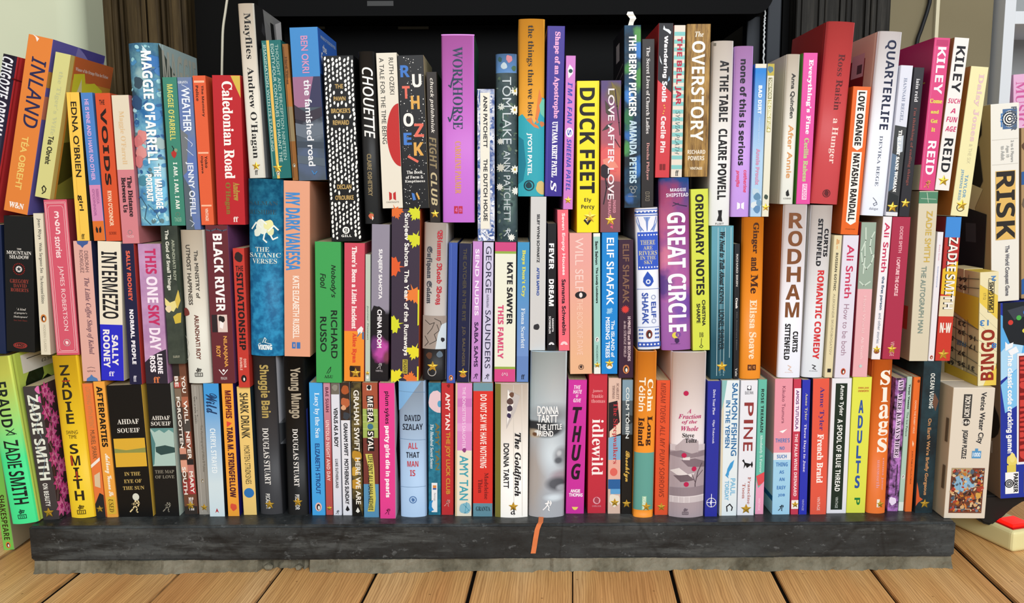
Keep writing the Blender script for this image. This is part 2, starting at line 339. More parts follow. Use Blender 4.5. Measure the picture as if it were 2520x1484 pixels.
# ------------------------------------------------------------------ books: one line per book (where it stands, how it leans, its colours), then what is printed on it
BOOKS = r"""
# f p -42 -14 1010 9 35 1353 7cc455 R=b9a98c | thin lime green paperback standing lowest of all, on the floorboards beside the slab's left end
T b 1216 1328 .2 .75 3c2a14 SHAKESPEARE
E peng 1341 .5 8 e8803c
# b h -50 26 880 24 98 1289 8fe08a grad=d9e86c,45df8b,.1,.6 R=c4dd62 d=.15 | large hardback fading from lime to mint green, leaning at the left end of the slab
T b 940 1050 .35 .75 15201a FRAUD
P line 15201a 1.6 1055,.75 1068,.45 1068,.75 1055,.45
P line 15201a 1.6 1055,.5 1068,.8
A d+ 1082 1150 .3 .8 15201a ZADIE
A b 1158 1240 .28 .82 15201a SMITH
E tree 1263 .5 13 14503a
R blob .14 .45 .016 22301a 3
R blob .22 .35 .02 1c2812 5
R blob .3 .55 .026 1c2812 6
R blob .5 .5 .03 1c2812 7
R line 22301a .003 .1,.4 .16,.3 .2,.4 .24,.25
R rect .02 .13 .2 .8 efeee6
R line 555555 .0012 .05,.3 .05,.65
RT d .08 .1 .55 .75 333333 £2.50
# b p 50 97 951 103 146 1279 403a3b R=45383c d=.135 | charcoal paperback edged with bright pink flowers, patterned white capitals and a gold star
T b+ 972 1180 .2 .85 dfe2d6 ZADIE SMITH
P line 6f8793 1.2 975,.3 990,.6 1005,.35 1030,.7 1050,.4 1075,.7 1100,.3 1130,.7 1170,.4
A b 1188 1245 .3 .6 e8e6e0 ON BEAUTY
P blob 962 .95 9 d76ea8 2
P blob 985 .99 7 d45ca0 4
G 1260 .45 13
R star 0.05 0.1 0.014 d94f9f 8
R star 0.05 0.1 0.0092 ee8cc4 7
R star 0.05 0.1 0.0048 b83484 6
R star 0.12 0.19 0.013 e268ae 8
R star 0.12 0.19 0.0086 ee8cc4 7
R star 0.12 0.19 0.0044 b83484 6
R star 0.2 0.08 0.016 cf4596 8
R star 0.2 0.08 0.0106 ee8cc4 7
R star 0.2 0.08 0.0054 b83484 6
R star 0.28 0.2 0.015 d94f9f 8
R star 0.28 0.2 0.0099 ee8cc4 7
R star 0.28 0.2 0.0051 b83484 6
R star 0.37 0.09 0.017 e268ae 8
R star 0.37 0.09 0.0112 ee8cc4 7
R star 0.37 0.09 0.0058 b83484 6
R star 0.46 0.18 0.014 cf4596 8
R star 0.46 0.18 0.0092 ee8cc4 7
R star 0.46 0.18 0.0048 b83484 6
R star 0.55 0.08 0.016 d94f9f 8
R star 0.55 0.08 0.0106 ee8cc4 7
R star 0.55 0.08 0.0054 b83484 6
R star 0.64 0.19 0.016 e268ae 8
R star 0.64 0.19 0.0106 ee8cc4 7
R star 0.64 0.19 0.0054 b83484 6
R star 0.73 0.09 0.015 cf4596 8
R star 0.73 0.09 0.0099 ee8cc4 7
R star 0.73 0.09 0.0051 b83484 6
R star 0.82 0.18 0.015 d94f9f 8
R star 0.82 0.18 0.0099 ee8cc4 7
R star 0.82 0.18 0.0051 b83484 6
R star 0.92 0.08 0.016 e268ae 8
R star 0.92 0.08 0.0106 ee8cc4 7
R star 0.92 0.08 0.0054 b83484 6
R star 0.97 0.2 0.012 cf4596 8
R star 0.97 0.2 0.0079 ee8cc4 7
R star 0.97 0.2 0.0041 b83484 6
R line 7a4a44 .0014 .0,.03 .16,.03 .3,.13 .5,.03 .7,.03 .98,.16
R line 9a8a86 .0012 .1,.12 .24,.15 .42,.02 .6,.14 .86,.02
# b h 120 190 877 171 235 1275 ecc629 d=.14 | tall bright yellow hardback with stacked black and red capitals down its spine
T bhk 896 1043 .32 .68 2a2416 ZADIE
T bhk 1088 1233 .32 .68 2a2416 SMITH
P rect 935 938 .36 .66 a8361e
P rect 1158 1178 .47 .53 a8361e
P rect 1118 1143 .33 .41 a8361e
A dh 1057 1066 .28 .72 544318 SWING
A dh 1068 1077 .36 .66 544318 TIME
E tree 1252 .5 13 5a4a18
# b p 201 226 944 236 262 1273 e5793d | thin orange paperback with grey lettering, a slanted white stripe and a gold star
T d 952 1052 .3 .75 b9824f LOITERING WITH INTENT
A d 1057 1128 .3 .75 6a4a30 MURIEL SPARK
P poly f0e8dc 1124,1 1132,1 1150,0 1142,0
P poly d8c09a 1168,.25 1160,.85 1200,.75 1195,.2
P poly 262626 1240,0 1212,.6 1218,1 1273,1 1273,0
G 1252 .45 9
# b p 228 257 939 263 291 1273 eda443 | slim amber paperback with bold black capitals and a small yellow oval label
T b+ 951 1098 .25 .75 201810 AFTERPARTIES
A c+ 1115 1220 .25 .8 f3e7cf Anthony Veasna So
E rect 1222 1265 .15 .9 dcb23a
E si 1228 1260 .3 .72 4a3a10 USED
# b p 261 347 948 292 378 1272 131211 R=e0b64a | wide black paperback with a golden landscape panel in the middle of its spine
A sh 1030 1042 .22 .84 e6e2d8 AHDAF
A sh 1052 1063 .2 .84 e6e2d8 SOUEIF
P rect 1077 1147 .06 .96 d9ab35
P poly 8d8f4a 1101,.06 1106,.4 1101,.96 1113,.96 1112,.06
T sh 1160 1169 .28 .74 c6a860 IN THE
T sh 1178 1187 .25 .76 c6a860 EYE OF
T sh 1195 1204 .2 .82 c6a860 THE SUN
E fig 1245 .5 18 e8cf98
E ell 1222 .55 9 8 d8d8c8
# b p 358 421 944 385 441 1270 171717 R=c9dcd0 | black paperback with a teal lakeside picture panel on its spine
A sh 1022 1032 .12 .88 e6e2d8 AHDAF
A sh 1036 1046 .08 .9 e6e2d8 SOUEIF
P rect 1052 1145 .03 .99 a9c4bb
P poly 2f4a48 1098,.2 1094,.6 1100,.99 1112,.99 1118,.4 1110,.2
P poly 5e8f8c 1052,.03 1062,.2 1056,.4 1064,.6 1056,.8 1064,.99 1052,.99
P poly 4f7f7e 1060,.05 1090,.2 1140,.1 1145,.03 1060,.03
T sh 1155 1163 .1 .9 8d8778 THE MAP
T sh 1168 1176 .1 .9 8d8778 OF LOVE
E fig 1247 .5 14 8d8778
# b p 424 455 893 454 489 1265 6e4634 | brown patchwork checked paperback with two columns of spaced white letters and a gold star
P rect 893 925 0 .5 2e2723
P rect 925 950 .5 1 8a5a44
P rect 940 952 0 .5 b5423a
P rect 955 985 0 .5 7c6a58
P rect 975 1000 .5 1 a8644a
P rect 1000 1095 0 .5 453a34
P rect 1030 1060 .5 1 4a4540
P rect 1060 1100 .5 1 8a4a3a
P rect 1100 1120 0 .5 cf8f78
P rect 1115 1128 0 .5 3e332f
P rect 1128 1142 .5 1 2b2424
P rect 1130 1160 0 .5 d99a82
P rect 1142 1180 .5 1 b9766a
P rect 1180 1215 0 .5 8c3a34
P rect 1175 1215 .5 1 a8383a
P rect 1245 1265 0 1 332c28
T d+ 925 965 .62 .88 efe8de YOU
T d+ 985 1040 .62 .88 efe8de WILL
T d+ 1060 1128 .62 .88 efe8de NEVER
T d+ 925 950 .12 .36 efe8de BE
T d+ 975 1100 .12 .36 efe8de FORGOTTEN
A d+ 1147 1215 .1 .36 efe8de SOUTH
A d+ 1158 1212 .62 .88 efe8de MARY
E bh 1222 1256 .4 .75 e8e0d8 PIC
G 1243 .5 11
# b p 468 499 946 491 517 1266 98938a | worn grey paperback with a creased spine, faint dark type and a gold star
T d 1045 1160 .55 .8 5d5648 The Autobiography of Alice B Toklas
A d 975 1040 .2 .45 3e3a34 Gertrude Stein
P line bdb8ae 1 950,.35 1260,.3
P line 7a746a 1 950,.7 1260,.75
E peng 1182 .5 5 a89a80
G 1248 .5 9
# b p 498 539 944 517 553 1271 7fb6d6 grad=3f97d8,cfe0e6,.1,.75 R=1e2a38 | sky blue paperback with handwritten navy scrawl at the top and a small red arrow mark
T c+ 968 1018 .15 .85 1d3a63 Wild
A b 1053 1163 .3 .65 e8f2f6 CHERYL STRAYED
E poly b0282c 1250,.5 1262,.38 1258,.5 1262,.62
# b p 544 573 944 561 590 1270 eea23a R=25207a | orange paperback with bold maroon capitals and a small red bird
T b+ 961 1028 .28 .78 6b1f22 MEMPHIS
P poly d8483c 1035,.3 1040,.75 1046,.5 1050,.3
A b+ 1050 1223 .28 .78 4a1c2a TARA M. STRINGFELLOW
E blob 1247 .5 8 d8523a 3
# b p 582 615 952 599 633 1267 e9c777 R=2a3a44 | cream yellow paperback with thin dark capitals and a big blue dot near its foot
T d+ 967 1077 .2 .8 3c3626 SHARK DRUNK
A d 1095 1190 .3 .72 3c3626 MORTEN STRØKSNES
P ell 1212 .5 12 12 2c72b4
# b h 614 680 876 637 697 1266 37373a R=9a9ea4 d=.14 | dark grey hardback with fat gold lettering above small white capitals and a gold star
T b+ 898 1026 .22 .68 b09a58 Shuggie Bain
A s 1051 1191 .3 .55 e9e7e2 DOUGLAS STUART
E b 1214 1252 .3 .48 e4e2dc PICADOR
G 1241 .45 12
R rect 0 .42 0 .9 d8dce6
R poly 5b6066 .42,0 .46,.3 .42,.6 .55,.9 .55,0
R poly 2a2c30 .55,0 .6,.3 .55,.9 1,.9 1,0
# b h 692 748 878 706 760 1268 151515 R=17171b d=.14 | black hardback with fat silvery gold lettering beside the dark grey one of the same layout
T b+ 905 1027 .25 .8 a59a86 Young Mungo
A s 1053 1196 .38 .62 e9e7e2 DOUGLAS STUART
E b 1216 1254 .4 .6 e4e2dc PICADOR
G 1235 .52 12
R rect .33 1 .03 .1 3c48a0
# b p 760 793 942 768 801 1268 45a3e2 | bright blue paperback with white serif title, navy author and an oval bird emblem
T s 966 1076 .3 .75 e6f0f6 Lucy by the Sea
A d+ 1090 1215 .35 .68 1f4a86 ELIZABETH STROUT
E peng 1247 .5 11 e8b9ac
# b p 795 812 942 802 820 1267 c06a6c grad=c58a9c,b4504c,.1,.6 | narrow dusty rose paperback with maroon and pale capitals and a gold star
A b 953 1013 .3 .75 5a1f38 BAE SUAH
T b 1033 1182 .25 .75 f0cfc8 UNTOLD NIGHT AND DAY
G 1250 .5 7
# b p 813 835 942 821 841 1268 dadce6 | narrow white paperback with a small grey photograph on top and spaced black capitals
V 942 970 6e685e
P blob 955 .5 7 8c887c 2
T d+ 1003 1098 .3 .75 1c1c20 VENUS AS A BOY
A b 1128 1200 .35 .68 1c1c20 LUKE SUTHERLAND
E fig 1260 .5 6 2a2a2e
# b p 836 860 942 844 867 1268 e0e1e8 | white paperback whose top third is a dark painting in orange and brown
V 942 1033 3a2a22
P blob 960 .5 9 a8542a 1
P blob 990 .5 11 b8633c 3
P blob 1003 .35 6 d8a078 5
P blob 1022 .6 9 3a3f46 7
A d+ 1040 1120 .3 .7 26262c GRAHAM SWIFT
T d+ 1128 1240 .3 .7 26262c MOTHERING SUNDAY
E poly 1a1a1e 1243,.5 1254,.3 1258,.5 1254,.75
# b p 862 889 942 868 894 1270 2a2318 mot=6f6034,60 | mottled brown and black paperback with white capitals and gold fabric folds painted below
P blob 1120 .45 12 b98a2c 3
P blob 1160 .25 11 c79c3a 5
P blob 1190 .3 12 b98a2c 6
P poly 15130f 1225,0 1240,.6 1270,1 1270,0
A d+ 960 1108 .28 .76 eae6da GRAHAM SWIFT
T d+ 1125 1240 .35 .8 eae6da HERE WE ARE
E poly e8e4da 1248,.5 1258,.3 1262,.5 1258,.7
# b p 890 930 942 896 933 1273 7c3f36 | banded paperback of rust, green brick, maroon and blue with cut-out black letter tiles
V 942 1005 a2533a
V 1005 1076 9cb05a
V 1076 1190 713832
V 1190 1273 568fb4
P line c4d08a 1.2 1020,0 1020,1
P line c4d08a 1.2 1037,0 1037,1
P line c4d08a 1.2 1054,0 1054,1
P line c4d08a 1.2 1005,.3 1020,.3
P line c4d08a 1.2 1020,.7 1037,.7
P line c4d08a 1.2 1037,.3 1054,.3
E rect 948 960 .3 .6 efece4
E blob 954 .45 5 1c1c1c 2
P rect 973 987 .28 .72 161616
P rect 989 1002 .32 .74 161616
P rect 1006 1019 .28 .7 161616
P rect 1022 1037 .3 .74 161616
P rect 1058 1073 .3 .74 161616
P rect 1077 1090 .26 .72 161616
P rect 1093 1108 .3 .74 161616
A b 975 1037 .34 .68 efece4 MEERA
P ell 1048 .5 7 7 3c7088
A b 1060 1107 .34 .68 efece4 SYAL
P poly ccc45e 1115,.15 1115,.6 1150,.72 1190,.75 1225,.8 1258,.7 1258,.25 1225,.42 1190,.4 1150,.35
T b 1118 1255 .32 .62 2a2a1a LIFE ISN'T ALL HAHA HEEHEE
# b p 931 972 943 936 973 1276 e0418f R=cfc9d0 | hot pink paperback with lowercase black then white lettering, protruding slightly on the slab
A b 963 1042 .32 .66 2a1020 plum sykes
T b+ 1047 1223 .32 .66 f4ecf0 party girls die in pearls
E fig 1258 .5 9 7a1e4a
R poly 2a2024 0,0 .3,.3 .5,.1 .8,.3 .6,1 0,1
# b h 980 1045 940 984 1050 1273 a7c3e2 d=.13 | pale blue hardback with stacked black and red capitals across its rounded spine
P poly 7fb0dc 940,0 940,.85 975,.45 1005,.1 1010,0
P line 5f7fa0 .8 963,0 966,1
P line 5f7fa0 .8 1079,0 1082,1
P line 5f7fa0 .8 1198,0 1197,1
A bh 1020 1035 .22 .82 1b2130 DAVID
A bh 1042 1057 .14 .9 1b2130 SZALAY
T bh 1088 1103 .34 .7 bf3f48 ALL
T bh 1111 1125 .26 .76 1b2130 THAT
T bh 1133 1147 .3 .72 bf3f48 MAN
T bh 1155 1170 .4 .6 bf3f48 IS
E ring 1229 .5 8 2 4a72a8
E blob 1229 .5 4 4a72a8 3
# b p 1054 1085 942 1054 1085 1267 1e6680 mot=2d7f98,120 | worn teal paperback with a pale pink moon shape and small white label near its foot
P blob 990 .72 22 dcc0c6 4
P ell 993 .9 8 5 4f9ac0
A d+ 1040 1155 .58 .88 7a6a3a AMY TAN
T si 1043 1152 .15 .42 e4ecee The Hundred Secret Senses
E rect 1187 1260 .26 .72 e6e8ea
E rect 1193 1200 .36 .64 d88a4a
E rect 1200 1204 .36 .64 3a5aa0
E d 1212 1232 .42 .6 6a6a70 flamingo
E poly 2b86c0 1233,.1 1230,.4 1238,.28 1247,.28 1255,.45 1259,.12 1250,.02
# b p 1086 1116 943 1086 1116 1267 bb3034 | scuffed red paperback with spaced white capitals and gold lettering
A d+ 967 1056 .35 .7 f2e2da AMY TAN
T d+ 1062 1215 .3 .72 c79236 THE JOY LUCK CLUB
E fig 1237 .5 10 d89a90
P blob 950 .6 4 7a1a1c 2
# b p 1121 1162 943 1119 1161 1270 e7dfcb | creased cream paperback with a lilac pink upper half and large thin teal capitals
V 943 1107 d68bc6
P rect 980 1000 0 1 c877b8
P rect 1040 1060 0 1 dd9bd0
T d 952 1102 .42 .62 f1dcec THE BONESETTER'S DAUGHTER
P blob 1107 .55 5 8a3a7a 2
A d+ 1120 1230 .28 .78 3f9fb0 AMY TAN
E blob 1250 .6 13 86b8c8 6
E line 4f9fb8 1.5 1235,.7 1262,.6 1255,.85 1240,.5
P rect 943 1270 0 .12 cdbb93
# b p 1164 1214 943 1164 1212 1271 d4342c | red paperback with blue grey bands at head and foot and tall condensed white capitals
V 943 962 6d93a0
V 1238 1271 5f8b9b
T b 970 1150 .36 .68 f4e8e2 DO NOT SAY WE HAVE NOTHING
A s 1162 1228 .58 .78 6a1a1c Madeleine
A s 1178 1212 .26 .48 6a1a1c Thien
E sh 1246 1257 .15 .88 1f3038 GRANTA
# b p 1218 1301 945 1218 1299 1274 efece6 bulge=.004 | thick battered white paperback with olive edge, torn paper picture and handwritten black title
P rect 945 1274 0 .17 777233
P line cfcac0 1.2 948,.55 1270,.58
P line d6d1c8 1.2 948,.8 1270,.83
P poly bdb7b4 958,.38 975,.75 1010,.62 1055,.34 1000,.36
P poly efece6 958,.38 990,.56 1045,.36
P blob 972 .5 6 6a4a3a 2
P blob 988 .46 8 5a4440 5
P blob 1005 .44 7 3a3040 8
P blob 1022 .42 5 3a3050 4
T si+ 1064 1220 .55 .78 1e1e22 The Goldfinch
A d+ 1090 1200 .26 .42 1e1e22 DONNA TARTT
G 1246 .56 12
E dh 1250 1266 .48 .62 1e1e22 a
# b h 1304 1400 867 1303 1387 1274 b4bcc4 grad=bcd4e0,a2a4aa,.2,.7 d=.15 bulge=.008 | thick hardback wrapped in a misty grey photograph of a face, white capitals across it
M 960 .75 120 70 c9d6de .8
M 1180 .1 150 40 a39a94 .7
M 1110 .62 70 40 c6d0d6 .8
M 1230 .7 50 50 9ea2a8 .8
M 1020 .6 34 60 8d939a .7
M 1054 .42 24 52 34383d .35
M 1046 .1 14 40 303338 .4
M 1066 .12 13 22 b5a690 .5
M 1064 .2 8 8 d8dcda .4
M 1068 .14 6 7 6a4a34 .4
M 1122 .88 30 24 8b8e94 .5
M 1132 .8 10 12 55585e .5
M 1114 .82 9 8 b8bcc0 .6
M 1172 .85 20 30 9a8c94 .6
M 1190 .78 22 34 4c4c52 .5
M 1200 .9 10 16 9a9ca2 .5
M 1224 .7 12 30 c9d2d8 .7
T dh+ 998 1017 .2 .78 eef0f0 DONNA
T dh+ 1019 1037 .2 .76 eef0f0 TARTT
T dh+ 1042 1055 .2 .88 eef0f0 THE LITTLE
T dh+ 1058 1071 .2 .64 eef0f0 FRIEND
E fig 1243 .52 15 f4f4f4
# b p 1399 1445 935 1392 1437 1264 c9339c | magenta paperback with four stacked slanted black letters and small white handwriting on top
A zh 948 957 .3 .66 f4e6f0 THE
A zh 959 968 .26 .74 f4e6f0 HATE
A zh 970 977 .42 .54 f4e6f0 U
A zh 980 989 .28 .7 f4e6f0 GIVE
T zhk+ 997 1182 .26 .76 24101e THUG
A dh+ 1203 1211 .24 .76 f4e6f0 ANGIE
A dh+ 1213 1221 .16 .9 f4e6f0 THOMAS
E poly ecd36a 1247,.32 1247,.68 1253,.6 1255,.5 1253,.4
# b p 1450 1495 919 1445 1491 1263 bf3040 | scuffed crimson paperback with one large white lowercase word running down it
A sh 957 966 .2 .74 e59a9c james
A sh 969 978 .16 .78 e59a9c frankie
A sh 981 990 .14 .88 e59a9c thomas
T s 1030 1168 .2 .82 f6eae8 idlewild
E ell 1231 .5 9 9 e09aa6
E blob 1231 .5 6 a8404e 4
E dh 1243 1247 .25 .75 e09aa6 OVERLOOK
# b p 1497 1530 930 1496 1526 1264 d8b8a8 | paperback with painted sunset bands of pink, black and blue and red serif lettering
P poly 2a2024 990,0 985,.7 1060,1 1100,1 1075,0
P poly e4cdb8 1060,.1 1035,1 1065,1 1075,.1
P poly 7fa8c8 1075,0 1070,1 1130,1 1130,0
P poly e0a898 1130,0 1130,1 1180,1 1180,0
P ell 1160 .45 10 9 d9655a
P rect 1178 1202 0 1 2a5f9a
P rect 1202 1215 .2 1 5f9fd0
P blob 1230 .5 14 e6dccc 3
A s 943 982 .62 .82 7a5a54 SCARLETT
A s 948 980 .3 .5 7a5a54 THOMAS
T s 990 1140 .3 .75 b8323a The Sleepwalkers
G 1236 .55 11
# b p 1532 1560 935 1528 1557 1265 191715 | slim black paperback with a blue grey photo on top, pale capitals and golden script
V 935 985 7d98a8
V 985 1068 4f5b62
P blob 1030 .7 10 2a2e30 3
A d+ 953 1077 .35 .72 d5dcda COLM TÓIBÍN
T c+ 1108 1184 .2 .75 c9a24a Brooklyn
G 1239 .5 11
# b h 1562 1621 866 1557 1607 1274 ef9430 d=.14 | orange hardback with a broad teal lower band and chunky white and brown lettering
V 1112 1255 5f9d93
A s+ 932 1010 .55 .82 f6ead6 Colm
A d+ 928 1010 .15 .44 f6ead6 Tóibín
T s+ 1022 1094 .52 .82 3a1c12 Long
T s+ 1026 1096 .15 .42 3a1c12 Island
E rect 1220 1254 .4 .62 9cc8a8
E b 1222 1252 .44 .58 eef0e0 PICADOR
G 1246 .62 12
# b p 1617 1650 936 1610 1645 1267 d9532f | tomato red paperback with narrow hand-drawn brown capitals and a gold star
A x 942 1040 .3 .68 7a2a1a MIRIAM TOEWS
T x 1045 1223 .3 .68 7a2a1a ALL MY PUNY SORROWS
G 1247 .5 11
# b h 1654 1743 868 1646 1733 1274 e7dfe0 d=.15 bulge=.008 | thick white hardback with scattered crimson dots above a sepia farm landscape
M 1120 .5 30 80 8f8288 .5 1.2
P rect 1093 1274 0 1 a99aa0
P rect 1093 1108 0 1 c9bfc3
P blob 1112 .5 30 b5a8ac 2
P poly 8a7b82 1112,0 1106,.3 1114,.6 1108,1 1122,1 1126,.4 1120,0
P poly 7c6c74 1130,.3 1126,.7 1136,1 1150,1 1146,.5
P poly dcd4d4 1124,.35 1122,.55 1130,.55 1130,.35
P poly dcd4d4 1158,0 1150,.25 1165,.5 1162,.7 1172,.6 1168,.2
P poly 6e5f66 1170,.1 1166,.5 1180,.7 1185,.3
P line 5c4e55 2.4 1222,.74 1190,.72 1160,.8 1140,.92
P line 5c4e55 1.6 1185,.72 1165,.62
P line 5c4e55 1.6 1175,.76 1158,.95
P poly 8f8188 1200,0 1196,1 1220,1 1222,0
P poly c9bfc2 1222,0 1218,1 1235,1 1238,0
P line e4dcde 1.4 1222,0 1220,1
P line e4dcde 1.4 1222,.1 1236,.1
P line e4dcde 1.4 1222,.25 1236,.25
P line e4dcde 1.4 1222,.4 1236,.4
P line e4dcde 1.4 1222,.55 1236,.55
P ell 966 .4 6 6 b81f4e
P ell 1118 .38 6 6 b81f4e
P ell 1152 .68 6 6 b81f4e
P ell 1190 .46 6 6 b81f4e
T sih 1004 1014 .44 .56 b8326a A
T sih 1017 1028 .2 .86 b8326a Fraction
T sih 1031 1042 .3 .74 b8326a of the
T sih 1046 1058 .28 .78 b8326a Whole
A sh 1063 1074 .32 .66 1e1c20 Steve
A sh 1076 1087 .4 .74 1e1c20 Toltz
E tree 1257 .45 9 6a5c66
# b p 1742 1774 938 1734 1765 1271 29309a | royal blue paperback with small white type and a white compass emblem near its foot
T s 958 1020 .42 .62 e2e2f2 Drive Your Plow
A s 1032 1090 .42 .62 e2e2f2 Olga Tokarczuk
E ring 1236 .5 11 2 eef0fa
E line eef0fa 1.5 1215,.5 1247,.5
E line eef0fa 1.5 1236,.15 1236,.85
E bh 1231 1241 .42 .58 eef0fa F
# b p 1776 1821 936 1770 1812 1269 dce6ea | white paperback with hand-painted blue capitals and a leaping blue fish
P rect 936 1269 0 .14 d3c9b0
P poly 86b8b4 936,0 936,.3 980,.16 1010,0
T d+ 943 1120 .6 .9 2a6aa0 SALMON FISHING
T d+ 985 1100 .26 .5 2a6aa0 IN THE YEMEN
P poly 3f97d0 1130,.8 1138,.58 1152,.42 1162,.38 1170,.5 1160,.52 1148,.7
P poly 3f97d0 1160,.4 1168,.3 1176,.5
A d+ 1176 1218 .62 .88 7fb8d8 PAUL
A d+ 1182 1230 .3 .52 7fb8d8 TORDAY
E line 1a1a20 2.5 1258,.45 1246,.42 1240,.6 1248,.75 1256,.7
# b p 1823 1866 936 1814 1855 1268 e0e2ea | white paperback with four widely spaced dark red letters and a black animal silhouette
E rect 949 960 .38 .62 40404a
E blob 954 .5 4 f0f0f4 2
E dh 962 970 .26 .74 40404a BLACK SWAN
T d+ 990 1022 .25 .78 8a3434 P
T d+ 1032 1040 .25 .78 8a3434 I
T d+ 1050 1078 .25 .78 8a3434 N
T d+ 1087 1108 .25 .78 8a3434 E
P poly 17171a 1128,.3 1132,.2 1136,.3 1140,.72 1133,.8 1142,.85 1150,.8 1143,.72 1150,.5 1143,.42 1152,.3 1141,.34
A s 1172 1240 .58 .76 b0706a Francine
A s 1188 1226 .26 .44 b0706a Toon
G 1252 .52 13
# b p 1867 1888 934 1857 1879 1265 63b5a2 | slim mint green paperback with a red diagonal and pink foot, black and white lettering
P poly d64a52 1170,0 1160,1 1185,1 1195,.3
P poly e59ab8 1180,0 1200,.3 1183,1 1265,1 1265,0
A b 957 1062 .35 .68 17201e ROSE TREMAIN
T s 1068 1162 .3 .7 d5ece4 Absolutely & Forever
E d 1225 1256 .35 .6 f3d3de VINTAGE
# b p 1907 1952 932 1900 1943 1266 e093a2 L=e2b0b0 | paperback in candy pink over pale blue with tilted blue words stepping down its spine
V 1112 1130 dfe0e6
V 1130 1266 9ccbe6
A d 950 1040 .42 .6 7a3a50 Kikuko Tsumura
P poly f0f0f0 1060,.3 1054,.75 1064,.5
T bh 1077 1087 .1 .9 4878b8 THERE'S
T bh 1097 1105 .35 .62 3f78b8 NO
T bh 1117 1126 .2 .75 3f78b8 SUCH
T bh 1136 1146 .16 .82 3f78b8 THING
T bh 1156 1164 .36 .62 3f78b8 AS
T bh 1174 1182 .36 .66 3f78b8 AN
T bh 1194 1203 .24 .74 3f78b8 EASY
T bh 1214 1222 .32 .7 3f78b8 JOB
E fig 1249 .5 9 1e2430
L rect .55 1 0 1 b8d4e4
L rect .86 .9 0 1 2a6aa0
# b p 1953 1973 933 1946 1964 1266 c03c52 | narrow crimson paperback with a white label of purple capitals and gold star at its foot
P rect 955 1060 .12 1 ecdfea
A d+ 960 1055 .35 .72 7a4a80 AMOS TUTUOLA
T b 1066 1220 .3 .7 f6e4e6 THE PALM-WINE DRINKARD
P rect 1230 1252 .05 1 efe8e4
G 1241 .55 9
# b p 1974 1996 935 1966 1985 1266 2c35ae | narrow royal blue paperback with pale yellow and white serif lettering
A s 967 1033 .35 .7 d6cf9a Anne Tyler
T s 1042 1160 .3 .65 e8e4f2 Three Days in June
E d 1228 1256 .35 .6 b8b8e0 VINTAGE
# b p 1999 2044 932 1995 2031 1266 dc5844 L=2a2f4c | coral red paperback with purple then white serif lettering
A s 952 1058 .38 .72 4a2a7a Anne Tyler
T s+ 1067 1187 .35 .72 f6e6e0 French Braid
E d 1222 1256 .42 .6 f0d8d0 VINTAGE
# b p 2047 2098 931 2034 2082 1263 e0e0e6 L=d8d2c4 | white paperback framing a narrow black green panel of white lettering
P rect 943 1254 .2 .78 1d2b20
A b 947 1022 .38 .64 eef0ec Anne Tyler
T b 1030 1208 .36 .62 eef0ec A SPOOL OF BLUE THREAD
E d 1222 1250 .42 .56 c8d0c8 VINTAGE
# b p 2098 2151 928 2083 2131 1262 d8dc50 L=cdd052 | yellow green paperback with six stacked blue capitals and a green letter emblem
A bh 952 957 .3 .85 b8402c EMMA JANE
A bh 959 964 .3 .85 b8402c UNSWORTH
T bhk+ 981 1203 .38 .62 2f519c ADULTS
E b 1224 1242 .4 .7 1f7a3c P
# b h 2146 2205 886 2134 2180 1264 dd6f2a d=.14 L=c85f24 | rust orange hardback with five big stacked white lowercase letters
T shk+ 908 1114 .35 .85 f3e8dc slags
A s 1125 1205 .62 .78 e09a9a emma jane
A s 1130 1200 .38 .54 e09a9a unsworth
E rect 1228 1248 .45 .6 f0e4d4
G 1240 .62 10
# b p 2205 2231 931 2183 2210 1258 b678c4 mot=1c1420,90 | purple paperback with black leopard blotches and white strips holding black capitals
P rect 935 960 .25 .75 d9c0de
P rect 968 1014 .25 .75 d9c0de
P rect 1018 1078 .25 .75 d9c0de
P rect 1082 1125 .25 .75 d9c0de
T s 937 1123 .32 .7 161018 WE WERE ALWAYS HERE
P line 2a1c30 2 1142,.66 1160,.7 1180,.64 1218,.7
P blob 1232 .4 9 e8d8ee 3
# b p 2233 2247 927 2210 2225 1257 a9c5b4 | very thin mint paperback with black lettering squeezed between purple and orange books
A d+ 945 1005 .35 .7 20302a Tarjei Vesaas
T d 1012 1072 .35 .7 20302a The Ice Palace
V 1235 1257 d8e0d4
E peng 1172 .5 5 e8ece8
# b p 2247 2269 928 2226 2245 1259 df6a2c | thin burnt orange paperback with tiny cream capitals
A d 985 1065 .35 .6 f0d8b8 DOWN THE RABBIT HOLE
T d 1108 1190 .35 .6 4a2010 JUAN PABLO VILLALOBOS
E poly f0d8b8 1082,.4 1090,.6 1098,.5 1092,.4
E blob 938 .7 3 8a3a14 1
# b p 2270 2318 889 2247 2295 1262 1a2226 mot=27434c,14 | dark teal and black paperback with pale capitals above copper lettering, next to the jigsaw box
A b 918 1003 .42 .66 dfe0d8 OCEAN VUONG
T d+ 1028 1217 .38 .62 b58458 On Earth We're Briefly Gorgeous
P poly c8562c 1185,0 1200,.1 1222,.2 1228,.4 1236,.15 1245,0
P poly 6a4a3a 965,.7 985,.95 1010,.8 990,.6
G 1239 .52 12
# m p -70 4 552 -52 14 880 1c2748 | dark navy book cut by the picture's left edge, beside the thick black one
# m p 7 81 532 17 85 880 171818 d=.12 | thick black paperback with small white and brown centred lettering and a round red emblem
A sh 613 617 .44 .6 d8d4cc THE
T sh 620 629 .08 .94 e6e2da MOUNTAIN
T sh 631 640 .18 .86 e6e2da SHADOW
E ring 666 .5 14 3 8a2c28
E ell 666 .5 8 8 d8d0cc
E star 666 .5 7 2a2a30
A sh 692 702 .18 .84 963e34 GREGORY
A sh 704 713 .3 .76 963e34 DAVID
A sh 715 724 .2 .82 963e34 ROBERTS
A sih 766 772 .4 .72 c8c4bc 'A kind
